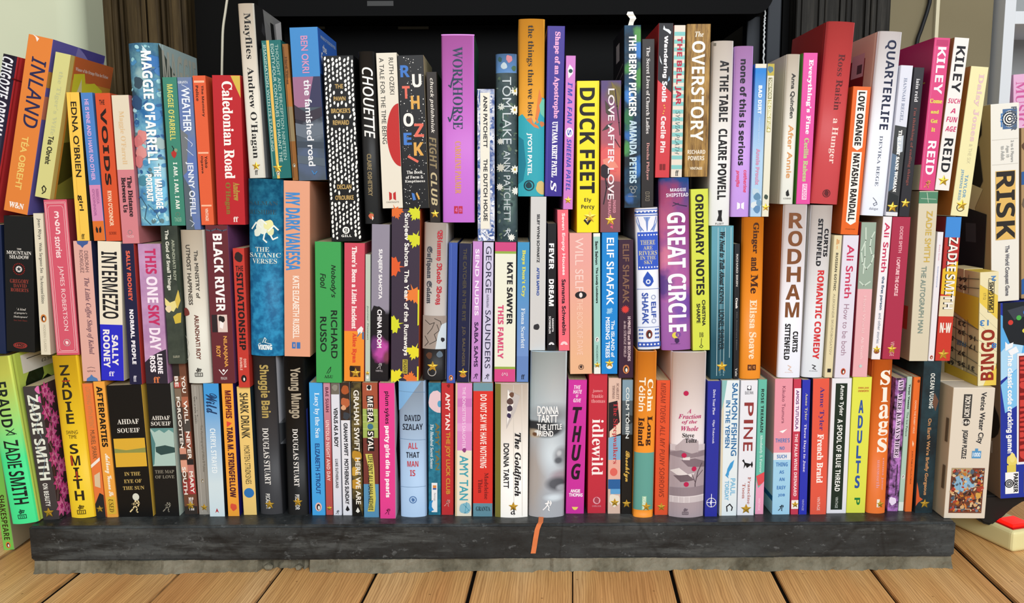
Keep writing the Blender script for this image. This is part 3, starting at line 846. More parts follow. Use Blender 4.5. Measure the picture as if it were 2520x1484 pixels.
A sih 776 782 .3 .76 c8c4bc of gangster's
A sih 786 792 .28 .78 c8c4bc Shakespeare'
A sih 796 800 .28 .76 7a342c New York Times
E ell 863 .5 8 18 8a2c28
E ell 863 .5 5 15 201414
E bh 860 866 .3 .7 a8443c ABACUS
# m p 80 106 525 101 124 873 dcd4bd | slim cream paperback with thin black lettering and an orange oval, beside the pink framed one
A d 537 588 .35 .75 2a2824 Jean Rhys
T d 596 670 .35 .75 2a2824 Wide Sargasso Sea
T d 677 745 .38 .7 2a2824 The Annotated Edition
E peng 782 .5 10 c87834
A d 798 865 .4 .65 b4ac98 MODERN CLASSICS
# m p 106 164 491 139 196 873 d0576b R=8a3340 | rose pink paperback bordered with fine white double lines and cut corners
P line eebfc2 1 500,.1 864,.1 864,.9 500,.9 500,.1
P line eebfc2 1 506,.24 512,.17 858,.17 862,.24 862,.76 858,.83 512,.83 506,.76 506,.24
P line eebfc2 1 497,.06 867,.06 867,.94 497,.94 497,.06
T dhk+ 518 576 .42 .62 f2d6d6 365
T d+ 581 632 .36 .62 f2d6d6 stories
A d 652 812 .38 .62 f2d6d6 JAMES ROBERTSON
E ring 842 .5 8 1.5 f2d6d6
E blob 842 .5 4 f2d6d6 3
# m p 178 226 593 205 248 937 dba99d R=2a3152 | pale peach paperback with spidery lettering and navy ornaments at head and foot
P poly 3f5a94 593,.2 593,.85 600,.8 604,.6 610,.5 604,.4 600,.24
P poly 4f7ab0 937,.2 937,.85 930,.8 926,.6 920,.5 926,.4 930,.24
A d 617 668 .58 .78 6a4c50 DEBORAH
A d 615 670 .3 .5 6a4c50 RODRIGUEZ
T si 682 870 .4 .75 6a4a58 The Little Coffee Shop of Kabul
E dh 909 915 .28 .74 6a4c50 sphere
P line 6a4c50 1 904,.3 902,.5 904,.72
# m p 239 297 594 248 307 941 e6ddc8 | thick paperback, cream above and vivid blue below, tall thin black capitals on the cream
V 800 941 2b2cc4
T b 619 785 .15 .84 1e1c1e INTERMEZZO
A b+ 826 902 .52 .78 eae6e6 SALLY
A b+ 813 908 .14 .42 eae6e6 ROONEY
E sh 918 930 .35 .6 e0dcf0 ff
# m p 297 329 600 318 350 946 20203f R=cf4a44 | navy paperback edged with red, orange capitals above white capitals
A b+ 617 738 .35 .65 d9604c SALLY ROONEY
T b+ 760 895 .35 .65 eceaf0 NORMAL PEOPLE
E sh 924 939 .35 .6 dcdae6 ff
# m p 338 394 600 359 414 941 ac80ab mot=c49ac0,20 | mauve paperback with big alternating crimson and white words above a black foot
P poly 2b2430 888,0 872,.35 862,.7 856,1 941,1 941,0
T b+ 612 672 .3 .78 c02e62 THIS
T b+ 679 742 .3 .78 f0e2f0 ONE
T b+ 748 797 .3 .78 c02e62 SKY
T b+ 804 858 .3 .78 f0e2f0 DAY
A b+ 868 916 .58 .8 f2ecf2 LEONE
A b+ 872 912 .25 .48 f2ecf2 ROSS
E sh 924 939 .35 .65 d97a4a ff
# m p 393 437 556 416 455 899 434b40 mot=2c332d,18 | dark grey green paperback with a yellow water lily painted low on its spine
P poly d0b652 712,.85 735,.65 752,.5 760,.75 740,.95
P poly e2d48a 733,.0 745,.3 740,.62 755,.7 768,.5 762,.2 750,.0
P poly c9b040 780,.45 772,.7 770,.95 795,.9 798,.55
P blob 762 .2 8 e2cfa8 2
P poly 2f3a2e 640,.9 680,.75 715,.85 720,1 640,1
A d+ 590 690 .62 .78 9aa08c ARUNDHATI ROY
T d+ 566 714 .2 .46 d9dacb The God of Small Things
E d 878 884 .3 .7 b0b09a PERENNIAL
# m h 438 500 566 461 520 943 dcd8ca d=.14 | creamy white hardback with two lines of grey small capitals and a brown smudge
T d+ 616 732 .58 .72 4c463e The MINISTRY of
T d+ 602 748 .25 .42 4c463e UTMOST HAPPINESS
A d+ 773 883 .45 .62 6a3a30 ARUNDHATI ROY
P blob 767 .1 10 7a3a34 5
P line a8a498 1.2 825,.0 840,.12 855,.05 870,.14 885,.02
E tree 914 .5 12 3a3834
# m p 505 559 554 524 580 941 642a31 R=7a4a78 | maroon paperback with large white capitals, a small square photo and golden author name
P line 4a5060 3 565,.05 568,.25 563,.5 568,.75 565,.95
T b+ 575 763 .32 .72 f2eeee BLACK RIVER
P rect 771 814 .08 .32 2b2226
P rect 771 814 .34 .78 d8c4bc
P blob 782 .52 8 241c1c 3
P poly eeeae8 786,.46 802,.42 806,.56 792,.62
T d+ 824 900 .52 .72 d99a4a NILANJANA
T d+ 848 876 .22 .4 d99a4a ROY
E line f0eaea 2 907,.3 920,.48 907,.68
E ell 909 .5 3 3 f0eaea
E dh 925 932 .36 .64 d8c8c8 PENGUIN
# m p 571 603 611 588 616 951 bf3a30 | red paperback with heavy black condensed capitals, tucked beside the mottled blue hardback
E blob 633 .5 10 2a1c1c 4
T bh 653 666 .2 .85 201416 THE
T b+ 669 858 .25 .8 201416 SITUATIONSHIP
A b 880 902 .55 .78 f0c8b8 DIOR
A b 877 908 .2 .42 f0c8b8 RUMBLE
E peng 929 .5 9 1a1414
# m h 600 697 440 613 696 872 0f5f8c mot=2a8cb8,75 d=.15 bulge=.008 | thick mottled blue hardback with small white tumbling figures and silvery capitals
A sh 493 503 .06 .86 2a4a58 SALMAN
A sh 514 525 .06 .82 2a4a58 RUSHDIE
P blob 556 .42 15 dfe6d8 4
P blob 550 .6 11 e2e0a0 6
P blob 570 .28 9 dfe6d8 8
P blob 568 .66 9 d8dca8 2
P line e6ece4 3.5 556,.4 545,.25 560,.12
P line e6ece4 3.5 565,.6 552,.75 562,.86
P line e6ece4 3.5 570,.5 585,.46 592,.55
P line e6ece4 3.5 575,.66 585,.72 580,.84
P line e6ece4 3.5 548,.55 538,.4
T sh 604 615 .22 .62 cfdcd4 THE
T sh 618 629 .04 .92 cfdcd4 SATANIC
T sh 632 644 .12 .82 cfdcd4 VERSES
E ell 834 .42 7 14 2a6f90
E line e8f0ee 1.5 842,.28 838,.4 826,.46 830,.5 838,.46 842,.64
E bh+ 844 856 .26 .66 e8f0ee VIKING
# m p 698 762 445 699 764 878 de9f80 d=.14 | tall peach paperback with tall condensed blue capitals and white author lettering
T b+ 474 663 .08 .62 3f86c8 MY DARK VANESSA
A d+ 677 832 .34 .58 f3e4d8 KATE ELIZABETH RUSSELL
E rect 842 858 .3 .44 3a72b8
E rect 842 858 .48 .62 3a72b8
E rect 846 854 .36 .4 de9f80
# m p 774 839 595 778 841 941 3f9f54 d=.14 | plain leaf green paperback with black italic and bold lettering in two lines
T x+ 651 730 .58 .8 16301c Nobody's
T x+ 672 708 .2 .42 16301c Fool
A d+ 762 880 .6 .84 14241a RICHARD
A d+ 778 864 .18 .42 14241a RUSSO
E line 14241a 1.4 918,.42 908,.5 902,.58 912,.56 918,.48
E sh 922 930 .32 .66 14241a A&U
# m p 847 898 598 846 896 941 c94a5c | paperback with rose pink upper part over orange and a tiny running figure between
V 815 941 e98d2f
T s+ 607 809 .38 .62 f4e4e2 There's Been a Little Incident
A s+ 820 894 .38 .62 d8442a Alice Ryan
P poly e8e2de 802,.85 808,.95 818,.9 824,.7 812,.65
P poly 3c6aa0 818,.9 834,.9 836,.98 815,.98
P line 3c6aa0 2 818,.8 828,.66
P rect 902 930 .3 .82 4a2a16
E blob 910 .4 7 1a1414 3
G 920 .58 13
# m p 899 912 626 898 911 941 b7c2b4 | very thin pale grey green paperback squeezed between an orange and a grey one
A d+ 752 836 .35 .65 7a8a80 Junior Fiction
G 920 .5 6
E ell 931 .5 4 3 e8e4dc
# m p 915 959 552 911 956 941 8d8797 grad=8d8797,171317,.535,.57 | paperback, soft grey above and black below, with a purple pink glow near its foot
M 862 .55 34 26 b8489f .45 .8
M 850 .2 26 12 6a3070 .6
M 880 .9 20 12 7a3a50 .6
P poly 191519 768,0 752,.15 756,.5 766,.7 790,.72 800,.4 790,0
P blob 775 .45 16 191519 4
A d+ 613 735 .36 .6 eeecee SUNJEEV SAHOTA
T d+ 762 857 .36 .6 f4f0f2 CHINA ROOM
E fig 903 .5 9 b8b0b4
E dh 913 918 .3 .7 b8b0b4 HARVILL
# m p 964 1034 514 961 1031 941 3c3141 R=c85a34 | tall dark plum paperback scattered with orange and lime maple leaves
P leaf 522 .15 20 d9692c 200
P leaf 524 .86 22 cfd32c 150
P leaf 588 .85 24 cfd32c 160
P leaf 656 .12 26 d95a2a 90
P leaf 724 .82 28 e07a34 200
P leaf 800 .12 24 cfd32c 100
P poly cfd32c 712,.94 712,1 800,1 802,.94
P leaf 868 .85 24 dfd62c 160
P leaf 932 .15 24 dfd62c 40
P leaf 936 .7 20 e07030 350
P rect 905 941 .94 1 dfd62c
T d+ 525 655 .42 .62 f0ece6 Sunjeev Sahota
T d+ 664 878 .42 .62 f0ece6 The Year of the Runaways
E rect 888 924 .42 .6 b9a93a
E b 890 922 .45 .57 2a2420 PICADOR
# m h 1042 1104 548 1039 1095 941 c9c6c4 d=.135 | worn pale grey hardback with blackletter lettering in red and grey, black at its foot
V 862 941 1f1d1e
P rect 778 862 0 1 9c8f86
P line 3a3430 1.6 790,.1 800,.3 795,.5 810,.4 825,.2
P line 3a3430 1.6 800,.6 815,.7 825,.5 840,.6 850,.3
P line 3a3430 1.6 830,.1 845,.25 855,.1
P line 3a3430 1.6 785,.5 792,.75 805,.8
P poly c8d4dc 795,1 800,.8 825,.65 862,.55 862,1
P blob 838 .85 5 2a2a30 3
T f+ 566 750 .52 .78 b5303a Wimmy Road Boyz
A f+ 607 748 .1 .36 45464e Sufiyaan Salam
P blob 880 .3 8 5a3a2a 2
P blob 876 .75 8 5f7080 5
E ring 920 .42 10 2 a8a4a0
G 906 .45 14
# m p 1104 1127 597 1099 1120 943 3c55a5 | slim plain blue paperback whose only mark is an orange bird oval at its foot
P line 5a74c0 1 600,.3 940,.3
E peng 930 .5 7 e0803c
# m p 1129 1162 599 1124 1154 945 1d2040 | scuffed dark navy paperback with dim gold capitals and a gold star
T d+ 612 790 .35 .62 4c4638 THE CATCHER IN THE RYE
A d+ 805 905 .35 .62 5c5240 J.D. SALINGER
P line 9a98a8 1 600,.97 944,.97
E ell 928 .5 5 8 c87a3c
G 921 .5 12
# m p 1164 1187 594 1158 1183 941 c087c8 | slim lilac paperback with white then dark purple spaced capitals
T d+ 613 775 .3 .68 f0e2f2 SEND NUDES
A d+ 792 903 .3 .68 3a2048 SABA SAMS
E fig 926 .5 8 3a2048
# m p 1190 1215 596 1186 1211 941 c9c4de | slim pale lavender paperback with very tall thin dark capitals
A d 606 720 .25 .8 2c2a44 GEORGE
T c 723 756 .35 .6 4a4660 PASTORALIA
A d 762 907 .25 .8 2c2a44 SAUNDERS
E fig 927 .5 8 2c2a44
# m p 1218 1271 596 1216 1268 941 e3e4d2 | cream paperback with pink bands at head and foot, black and pink slanted capitals
V 596 618 c9487f
V 618 624 8faa48
V 903 909 8faa48
V 909 941 cf4a84
A b+ 645 797 .58 .84 1e1c20 KATE SAWYER
T b+ 750 882 .16 .42 cf5078 THIS FAMILY
E line e8b8cc 1.5 918,.4 926,.36 924,.44 917,.5 924,.56 926,.64 918,.6
# m p 1273 1304 596 1271 1300 943 5f9bc8 grad=3f8fc0,6f90c8,.1,.8 | sky blue paperback with yellow and white lettering, right of the pink banded cream one
V 878 943 6484bc
T s+ 615 730 .35 .68 d2d25a Boys Don't Cry
A s 758 858 .35 .68 dfe8ec Fiona Scarlett
E sh 924 936 .4 .7 1a2030 ff
# m p 1305 1346 484 1304 1341 865 c9c9c8 R=3a4a9a | pale grey paperback with tiny black and blue capitals, standing on the misty face hardback
A d+ 527 645 .42 .58 2e2e32 SELBY WYNN SCHWARTZ
T d+ 658 727 .42 .58 2a4a98 AFTER SAPPHO
E blob 806 .42 7 2e2e32 6
# m p 1347 1370 550 1346 1368 865 1c1b1f | slim black paperback with bold white capitals, between pale grey and coral ones
T b+ 599 662 .2 .72 f2f0f2 FEVER
T b+ 687 753 .2 .72 f2f0f2 DREAM
A b 784 818 .55 .75 f2f0f2 SAMANTA
A b 779 822 .2 .42 f2f0f2 SCHWEBLIN
E fan 848 .5 7 f2f0f2
# m p 1370 1400 516 1376 1401 865 ea6a78 | coral pink paperback with white then black rounded lettering and a white fan emblem
T d+ 525 676 .35 .68 f8dcdc Seven Empty Houses
A d+ 687 825 .35 .68 2a1420 Samanta Schweblin
E fan 847 .5 9 f8dcdc
# m p 1401 1456 573 1402 1458 917 dfa292 grad=e0a098,e2b08a,.2,.9 | salmon pink paperback with faint pale capitals and a black keyhole emblem
A d 585 714 .25 .62 f0ccc4 WILL SELF
P ell 723 .5 9 14 1e1a1e
P ell 723 .5 6 4 e8dcd8
T d 733 870 .32 .58 eec4ae THE BOOK OF DAVE
E ring 900 .5 6 1.2 3a2a2a
E blob 900 .5 3.5 3a2a2a 2
# m p 1459 1478 574 1462 1478 912 9cc8c0 | thin mint paperback with small black lettering, beside a bright blue one
V 574 582 e6e8e2
V 895 912 e2e6e0
A d+ 593 648 .3 .65 20302e Sam Selvon
T d+ 655 740 .3 .65 20302e The Lonely Londoners
E peng 828 .5 6 e8ecea
A d 843 880 .35 .6 3a5a54 MODERN
G 890 .5 8
# m p 1481 1522 572 1480 1520 913 1f84d0 | bright blue paperback with large thin white capitals, a small leaf and a gold star
A d+ 585 745 .3 .74 eaf0f6 ELIF SHAFAK
P leaf 760 .5 10 8fbfe0 45
T d+ 783 872 .6 .8 dbe8f2 The ISLAND of
T d+ 775 873 .26 .5 eaf0f6 MISSING TREES
E ell 893 .5 8 8 e8e8e0
G 887 .5 11
# m p 1522 1559 590 1522 1559 933 3a2236 | dark aubergine paperback with dull bronze capitals and a small red sun
A d+ 601 745 .28 .7 7c5a48 ELIF SHAFAK
P star 761 .45 11 cf3a34 14
T d+ 779 890 .62 .8 c8b0b4 10 MINUTES and 38 SECONDS
T si 790 880 .34 .52 c8b0b4 in this STRANGE WORLD
E peng 911 .5 11 c87a44
# m h 1562 1621 511 1571 1626 865 e2e4ec d=.14 L=8a8c98 bulge=.004 | hardback covered in royal blue and white folk tiles with a large blue water drop
V 511 514 dfe2ec
V 520 526 3a5eb4
P line 3a5eb4 2 516,0 516,1
P line 3a5eb4 2 530,0 530,1
P dots e8eaf2 2 521,.1 521,.26 521,.42 521,.58 521,.74 521,.9
P poly 7f98cc 534,.05 548,.1 565,.3 570,.2 545,.05
P poly 7f98cc 534,.35 545,.45 566,.48 566,.52 545,.55 534,.65
P poly 7f98cc 534,.95 548,.9 565,.7 570,.8 545,.95
P line 4a68b8 1.5 534,.1 556,.2 568,.35
P line 4a68b8 1.5 534,.9 556,.8 568,.65
P line 4a68b8 1.5 536,.5 568,.5
P rect 571 664 .08 .97 3558c2
P dots e8eaf2 2 578,.15 578,.28 578,.41 578,.54 578,.67 578,.8 578,.92
P dots e8eaf2 2 658,.15 658,.28 658,.41 658,.54 658,.67 658,.8 658,.92
T sh 591 602 .2 .84 c9c29c THERE
T sh 605 614 .32 .72 c9c29c ARE
T sh 617 628 .12 .92 c9c29c RIVERS
T sh 630 639 .18 .86 c9c29c IN THE
T sh 641 650 .34 .72 c9c29c SKY
P poly 2a50b4 668,.48 684,.3 694,.28 704,.4 706,.5 704,.62 694,.74 684,.7
P ell 694 .5 6 6 d8e0f0
P ell 694 .5 3 3 2a50b4
P line 5a74b8 1 712,0 712,1
E ring 733 .72 5 1.5 8f9cc0
E ring 793 .72 5 1.5 8f9cc0
A d+ 745 784 .62 .82 2e4ea8 ELIF
A d+ 722 800 .22 .48 2e4ea8 SHAFAK
P line 5a74b8 1 808,0 808,1
E peng 826 .5 11 7a3428
P dots 3a5eb4 2.5 815,.1 825,.1 835,.1 815,.2 825,.2 835,.2
P dots 3a5eb4 2.5 815,.9 825,.9 835,.9 815,.8 825,.8 835,.8
P rect 846 858 0 1 3558b4
P dots e8eaf2 2.5 852,.1 852,.26 852,.42 852,.58 852,.74 852,.9
# m h 1622 1698 437 1629 1703 867 94579f grad=2f5fb4,9a5a9e,.02,.2 d=.15 L=3a2f5a | tall magenta purple hardback, blue at its head, with huge white condensed capitals
M 480 .2 40 50 b8588f .6 1.2
M 540 .1 60 45 c86a98 .6 1.2
M 560 .85 60 40 a04f9a .6 1.2
M 640 .1 50 40 d07a9c .6 1.2
M 700 .5 60 60 a85898 .6 1.2
M 700 .1 40 30 5a3a80 .6 1.2
M 760 .8 60 40 74479c .6 1.2
A bh 463 471 .35 .88 e8e4f0 MAGGIE
A bh 475 484 .22 .96 e8e4f0 SHIPSTEAD
P line 2a2440 2 498,.45 504,.65 508,.9
P line 2a2440 1.6 506,.42 500,.62
T b+ 522 820 .24 .84 f2eef4 GREAT CIRCLE
P ell 829 .45 8 8 dccb4e
P ell 827 .55 7 7 7a4a98
E blob 842 .5 6 3a2450 3
E dh 849 852 .3 .62 5a3a70 doubleday
# m p 1700 1745 465 1704 1750 864 cdd64c | lime yellow paperback with bold black capitals running from the head
T b+ 478 626 .26 .72 1c1c18 ORDINARY
T b+ 638 725 .26 .72 1c1c18 NOTES
A d+ 738 802 .58 .76 1c1c18 CHRISTINA
A d+ 747 795 .26 .46 1c1c18 SHARPE
E sh 819 831 .4 .64 3a3c20 DB
E line 3a3c20 1.4 834,.52 850,.5 855,.4 858,.52 854,.6 850,.5
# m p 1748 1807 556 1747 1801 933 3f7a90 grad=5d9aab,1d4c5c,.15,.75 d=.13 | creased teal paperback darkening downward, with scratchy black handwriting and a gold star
P line c8dde0 1 560,.3 925,.28
P line c8dde0 1 560,.62 925,.6
P line c8dde0 1 560,.88 880,.86
P line a8c8d0 .8 560,.46 925,.44
T si+ 570 700 .38 .6 14222a We Need to Talk About
T d+ 705 745 .38 .56 14222a KEVIN
A d+ 760 860 .36 .6 10222a LIONEL SHRIVER
E ring 915 .52 7 2 5a9ab0
G 902 .52 14
# m p 1807 1822 600 1805 1818 932 222226 | thin black paperback with small pale lettering, between the teal and orange ones
A d+ 625 703 .35 .65 b8b4b0 RICHARD SIKEN
T s+ 732 757 .3 .65 e0dcd8 Crush
T d 765 860 .4 .62 7a7876 20th Anniversary Edition
E s 905 926 .32 .68 dcd8d4 Yale
# m h 1830 1883 534 1820 1876 933 e78a25 d=.14 L=4a2a18 | bright orange hardback with heavy brown serif lettering above cream lettering
T s+ 548 622 .4 .72 43200f Ginger
T s+ 632 665 .4 .72 43200f and
T s+ 674 720 .4 .72 43200f Me
A s+ 736 882 .38 .7 f4d8b8 Elissa Soave
E rect 897 911 .34 .52 4a2010
E rect 897 911 .54 .72 4a2010
E bh 900 908 .39 .47 e8a060 H
E bh 900 908 .59 .67 e8a060 Q
# m h 1930 1991 503 1914 1971 927 e4e3ea d=.15 L=a35a22 bulge=.003 | white hardback with six stacked bronze capitals, its brown back board showing
T bhk+ 520 780 .22 .8 7a4a2a RODHAM
A b+ 812 863 .58 .8 1c1c20 CURTIS
A b+ 793 882 .24 .46 1c1c20 SITTENFELD
E line d8b8a8 2 896,.42 900,.55 906,.45 910,.58
E dh 912 915 .3 .66 e0c0b0 doubleday
# m h 1998 2056 505 1976 2026 929 d9dadd d=.14 L=c9c3b8 | pale grey white hardback with black then red bold capitals, right of the bronze lettered one
A b+ 562 629 .62 .82 1c1c22 CURTIS
A b+ 538 652 .32 .52 1c1c22 SITTENFELD
T b+ 663 882 .42 .72 cc3438 ROMANTIC COMEDY
E line 2a2a30 2 897,.42 900,.58 905,.45 909,.6
E dh 911 914 .3 .7 4a4a50 doubleday
# m p 2053 2073 579 2029 2049 924 d8cda6 | thin beige paperback with black and grey capitals and tiny orange bars at the top
P rect 588 601 .35 .48 c98a4a
P rect 590 599 .55 .68 c98a4a
P rect 604 612 .4 .52 d8a878
T b 621 712 .35 .65 262420 RUSSIAN GOTHIC
A d 719 868 .38 .65 9a9078 ALEKSANDR SKOROBOGATOV
E rect 902 911 .3 .75 262420
# m p 2075 2115 579 2054 2091 924 d9d4e2 | pale lavender white paperback with crimson then grey rounded lettering and an orange bird oval
A d+ 602 729 .3 .74 c23358 Ali Smith
T d 744 868 .32 .66 9a7a8c How to be both
E peng 908 .55 8 c8502c
# m p 2119 2159 547 2099 2133 925 dfa8ae L=a83246 | pink paperback whose upper half is a photo of pale green wrought iron scrolls
V 547 708 93a596
V 682 688 5a7a6c
P line c4d2c4 3 570,.9 585,.7 605,.65 625,.8 630,1
P line c4d2c4 3 560,.3 590,.35 615,.1
P line c4d2c4 3 620,.1 645,.2 660,.5 645,.8 625,.95
P line c4d2c4 3 690,.1 700,.4 690,.8
P line c4d2c4 3 600,.3 630,.35 670,.3
T d 725 815 .42 .62 e8c4c4 Hotel World
A d 825 880 .42 .62 f0d0d0 Ali Smith
E ell 898 .5 4 4 b8c8c4
# m p 2175 2195 533 2143 2168 883 e6e2e6 L=b4a68e | slim white paperback with crimson then slate lettering and a gold star
A d+ 548 667 .25 .8 c23358 Ali Smith
T d+ 678 760 .35 .72 5a6a80 the first person
T d 768 843 .4 .72 5a6a80 and other stories
E ell 863 .5 6 7 8a4a34
G 858 .5 10
# m p 2196 2243 534 2172 2214 882 a5304a | plain crimson paperback with faint pale capitals and a gold star near its foot
A d+ 557 620 .45 .62 d99aa4 DODIE SMITH
T d+ 632 725 .4 .58 eac0c4 I CAPTURE THE CASTLE
E d 838 874 .4 .62 e0b0b0 VINTAGE
G 857 .5 12
# m p 2261 2312 470 2239 2282 888 cfc6ae L=a89478 d=.135 | thick yellowed cream paperback with a scratched green strip at its head and gold capitals
V 472 500 4f8266
P line c8d4c0 1.2 474,.4 498,.5
P line c8d4c0 1 488,.1 490,.9
A d+ 518 642 .45 .76 c3a651 ZADIE SMITH
T d+ 653 818 .36 .62 7c8a80 THE AUTOGRAPH MAN
L rect .68 .82 .1 .9 b8402c
L rect .3 .55 .2 .8 a08a68
# m p 2307 2323 571 2284 2299 887 e0dce0 | thin white paperback with tiny pink and blue lettering beside the multicoloured one
A d 601 640 .4 .62 d08a9a Zadie Smith
T d 655 705 .4 .62 6a86b8 Intimations
E peng 878 .5 5 c8502c
# m p 2329 2368 534 2302 2338 885 c33a2c L=7a2028 | paperback in bands of blue, red, yellow and cream with shadowed white capitals and gold star
V 534 583 3f86d0
P poly b0302c 583,0 583,1 640,1 660,0
P poly d9b02a 660,0 640,1 725,1 720,0
V 725 775 d8cba8
A b+ 583 665 .22 .82 1c1a1c ZADIE
A b+ 672 757 .22 .82 1c1a1c SMITH
A b 583 665 .28 .88 e8e4dc ZADIE
A b 672 757 .28 .88 e8e4dc SMITH
T bh+ 791 815 .14 .86 e8e0d4 N-W
G 869 .5 14
# t h 3 37 134 -64 -24 546 2b2a40 R=c43a40 d=.15 | navy hardback with a red side, leaning and cut by the picture's upper left edge
A z 140 330 .1 .85 e2e4ea CHIGOZIE OBIOMA
T z 345 520 .1 .8 d98a4a THE FISHERMEN
R line 7a2028 .002 .13,0 .16,.6
# t p 71 130 90 7 69 523 dc8038 R=6f68bc d=.155 | big leaning orange paperback with slanted navy capitals and a purple cover side
T x+ 140 310 .28 .86 28264c INLAND
A d+ 334 465 .34 .66 e8c46a TÉA OBREHT
E sh+ 498 512 .2 .8 f0e6dc W&N
P poly efe2d8 88,.15 94,.3 104,.38 96,.45 92,.35
R poly 8f86cc .0,.45 .05,.7 .12,.95 .1,1 .2,1 .3,.6 .4,.9 .4,.3 .12,.4
R poly 544c98 .0,.5 .09,.78 .04,1 0,1
R rect .18 .27 0 .12 d9a04a
R rect .32 .45 0 .1 d88a70
# t p 138 175 131 83 127 486 cfcb85 R=d89a40 d=.13 | leaning olive cream paperback whose rust and yellow front cover shows beside it
T s 175 330 .35 .7 bcbc8a the Tiger's Wife
A d+ 333 402 .35 .68 2e2c1c Téa Obreht
E line 2a2818 2.5 470,.5 462,.4 456,.5 462,.66 470,.62 476,.45
R rect 0 .16 .1 1 cf6a38
R poly e0d838 .12,.12 .1,.35 .17,.4 .15,.6 .19,.8 .3,.85 .32,1 .5,1 .5,.12
R poly 8a8a3a .4,.12 .36,.5 .42,1 1,1 1,.12
R poly 4a4a1a .6,.12 .55,.7 .7,1 .9,.12
R poly e4dcb4 .14,.3 .26,.22 .27,.36
R rect 0 1 0 .08 d8c878
RT s .07 .1 .14 .9 f2e4dc Winner of the Orange Prize for Fiction
RT s .25 .31 .3 .56 3a2414 the
# t p 160 195 227 188 221 590 f0c350 R=3f3a28 | golden yellow paperback with thin spaced black capitals and a short lowercase word below
P line d8a83a .8 230,.3 588,.3
A d+ 250 432 .3 .74 2a2010 EDNA O'BRIEN
T d+ 477 515 .3 .7 2a2010 girl
E sh 573 586 .38 .62 2a2010 ff
# t p 196 228 228 232 258 590 4c80c2 | mid blue paperback above a mauve then orange foot, lettered in thin pink capitals
V 452 541 cf88b0
V 541 590 d8702c
T d+ 244 440 .3 .62 cfa8d8 HE IS MINE AND I HAVE NO OTHER
A d+ 462 498 .58 .78 b06a98 REBECCA
A d+ 462 528 .25 .45 b06a98 O'CONNOR
E poly 1f1c20 554,.3 560,.45 570,.45 570,.3 562,.25
E poly 1f1c20 554,.7 560,.55 570,.55 570,.7 562,.75
# t p 232 271 229 261 297 591 d2522c | red orange paperback with blocky black title letters and thin cream author letters
T bh 245 257 .26 .6 241410 THE
T b+ 266 452 .28 .66 241410 VOIDS
A d+ 467 553 .35 .62 f0c8a8 RYAN O'CONNOR
E bh 568 575 .26 .74 8a2e18 SCRIBE
# t p 273 317 234 301 343 594 cf7f86 | paperback split into cream above and dusty pink below with bold black two line title
V 234 413 dcd0b8
A s 272 400 .3 .66 d9b98c Maggie O'Farrell
T s+ 430 528 .56 .82 2a1a20 The Distance
T s+ 432 517 .22 .46 2a1a20 Between Us
E ring 566 .5 5 1.5 e8c0c0
E dh 574 580 .28 .72 e8c0c0 TINDER
# t h 308 388 105 340 418 553 7fbfd2 mot=2f6fa8,22 R=a8c0c4 d=.15 bulge=.007 | thick pale blue hardback patterned with indigo flowers and coral petals, white condensed capitals
M 150 .85 26 24 2a66b4 .5 1.5
M 235 .1 40 22 33566e .5 1.5
M 280 .8 34 22 4a94d0 .6 1.5
M 345 .2 30 26 dc8a86 .5 1.5
M 385 .15 24 22 d07f80 .5 1.5
M 470 .8 60 30 7cc4e2 .6 1.5
M 190 .4 30 20 a8d4dc .6 1.5
M 400 .85 40 24 9ac8d4 .6 1.5
P scat 108 550 0 1 120 9 8 4a8ab8,a8d8e0,2f5f94,8fc4cc,5a7a80
P blob 150 .8 15 2f6fb0 3
P blob 165 .65 12 2a5a9c 5
P blob 175 .95 10 3f7ab8 2
P blob 200 .3 14 3a4f5c 7
P blob 250 .2 15 2f4f74 4
P blob 280 .75 12 4a8ac0 6
P blob 330 .3 14 d98a86 3
P blob 345 .15 14 cf7a7a 8
P blob 372 .25 16 dc9490 5
P blob 395 .12 14 d07f80 2
P blob 350 .85 12 9fb8b8 4
P blob 440 .2 12 4a8aa0 6
P line 3a5a6a 2 480,.1 505,.3 535,.2 550,.4
P line 3a5a6a 1.6 500,.35 520,.6 545,.7
P poly c8dce0 110,.5 128,.7 140,.6 125,.55
T b+ 125 240 .46 .76 eef2f0 MAGGIE
T b+ 250 398 .46 .76 eef2f0 O'FARRELL
A b+ 405 510 .62 .82 f4f6f4 THE MARRIAGE
A b+ 425 492 .34 .54 f4f6f4 PORTRAIT
R poly 44504c 0,0 .2,.5 .25,1 1,1 1,0
RT b+ .03 .24 .08 .95 b8bcb4 MAGGIE
# t p 397 436 190 423 456 552 3f8470 | dusty green paperback with yellow then white capitals and a small red heart with wings
A b 207 342 .3 .7 d9d06a MAGGIE O'FARRELL
P poly b0322c 366,.5 372,.3 380,.35 386,.5 380,.65 372,.7
P line 1c2420 2 356,.4 362,.5 368,.45
P blob 366 .65 4 8a9a78 3
T b 396 510 .35 .68 eef0e6 I AM, I AM, I AM
E ring 524 .5 5 1.5 9ac0a8
E dh 532 542 .25 .75 9ac0a8 TINDER
# t p 435 471 190 457 495 564 5a73b2 mot=6f7f98,16 | slate blue paperback with thin white sketchy capitals and little white arrows
P poly 6f7478 315,0 330,.5 420,.3 430,0
P poly 55606a 430,0 470,.6 520,.4 564,.6 564,0
E sh 199 205 .06 .72 e8ecf2 GRANTA
T d+ 216 322 .25 .78 e8eef6 WEATHER
A d+ 396 530 .25 .75 e0e6ee JENNY OFFILL
P line dfe6f0 1.2 208,.3 216,.7 222,.85
P line dfe6f0 1.2 335,.3 345,.6 352,.8 358,.7
P line dfe6f0 1.2 365,.35 375,.65 380,.8
P line dfe6f0 1.2 540,.3 548,.6 556,.4
# t p 473 505 186 495 527 551 dd5f39 | orange red paperback divided by thin pale lines with small black lettering
P rect 198 203 .1 .9 f0b898
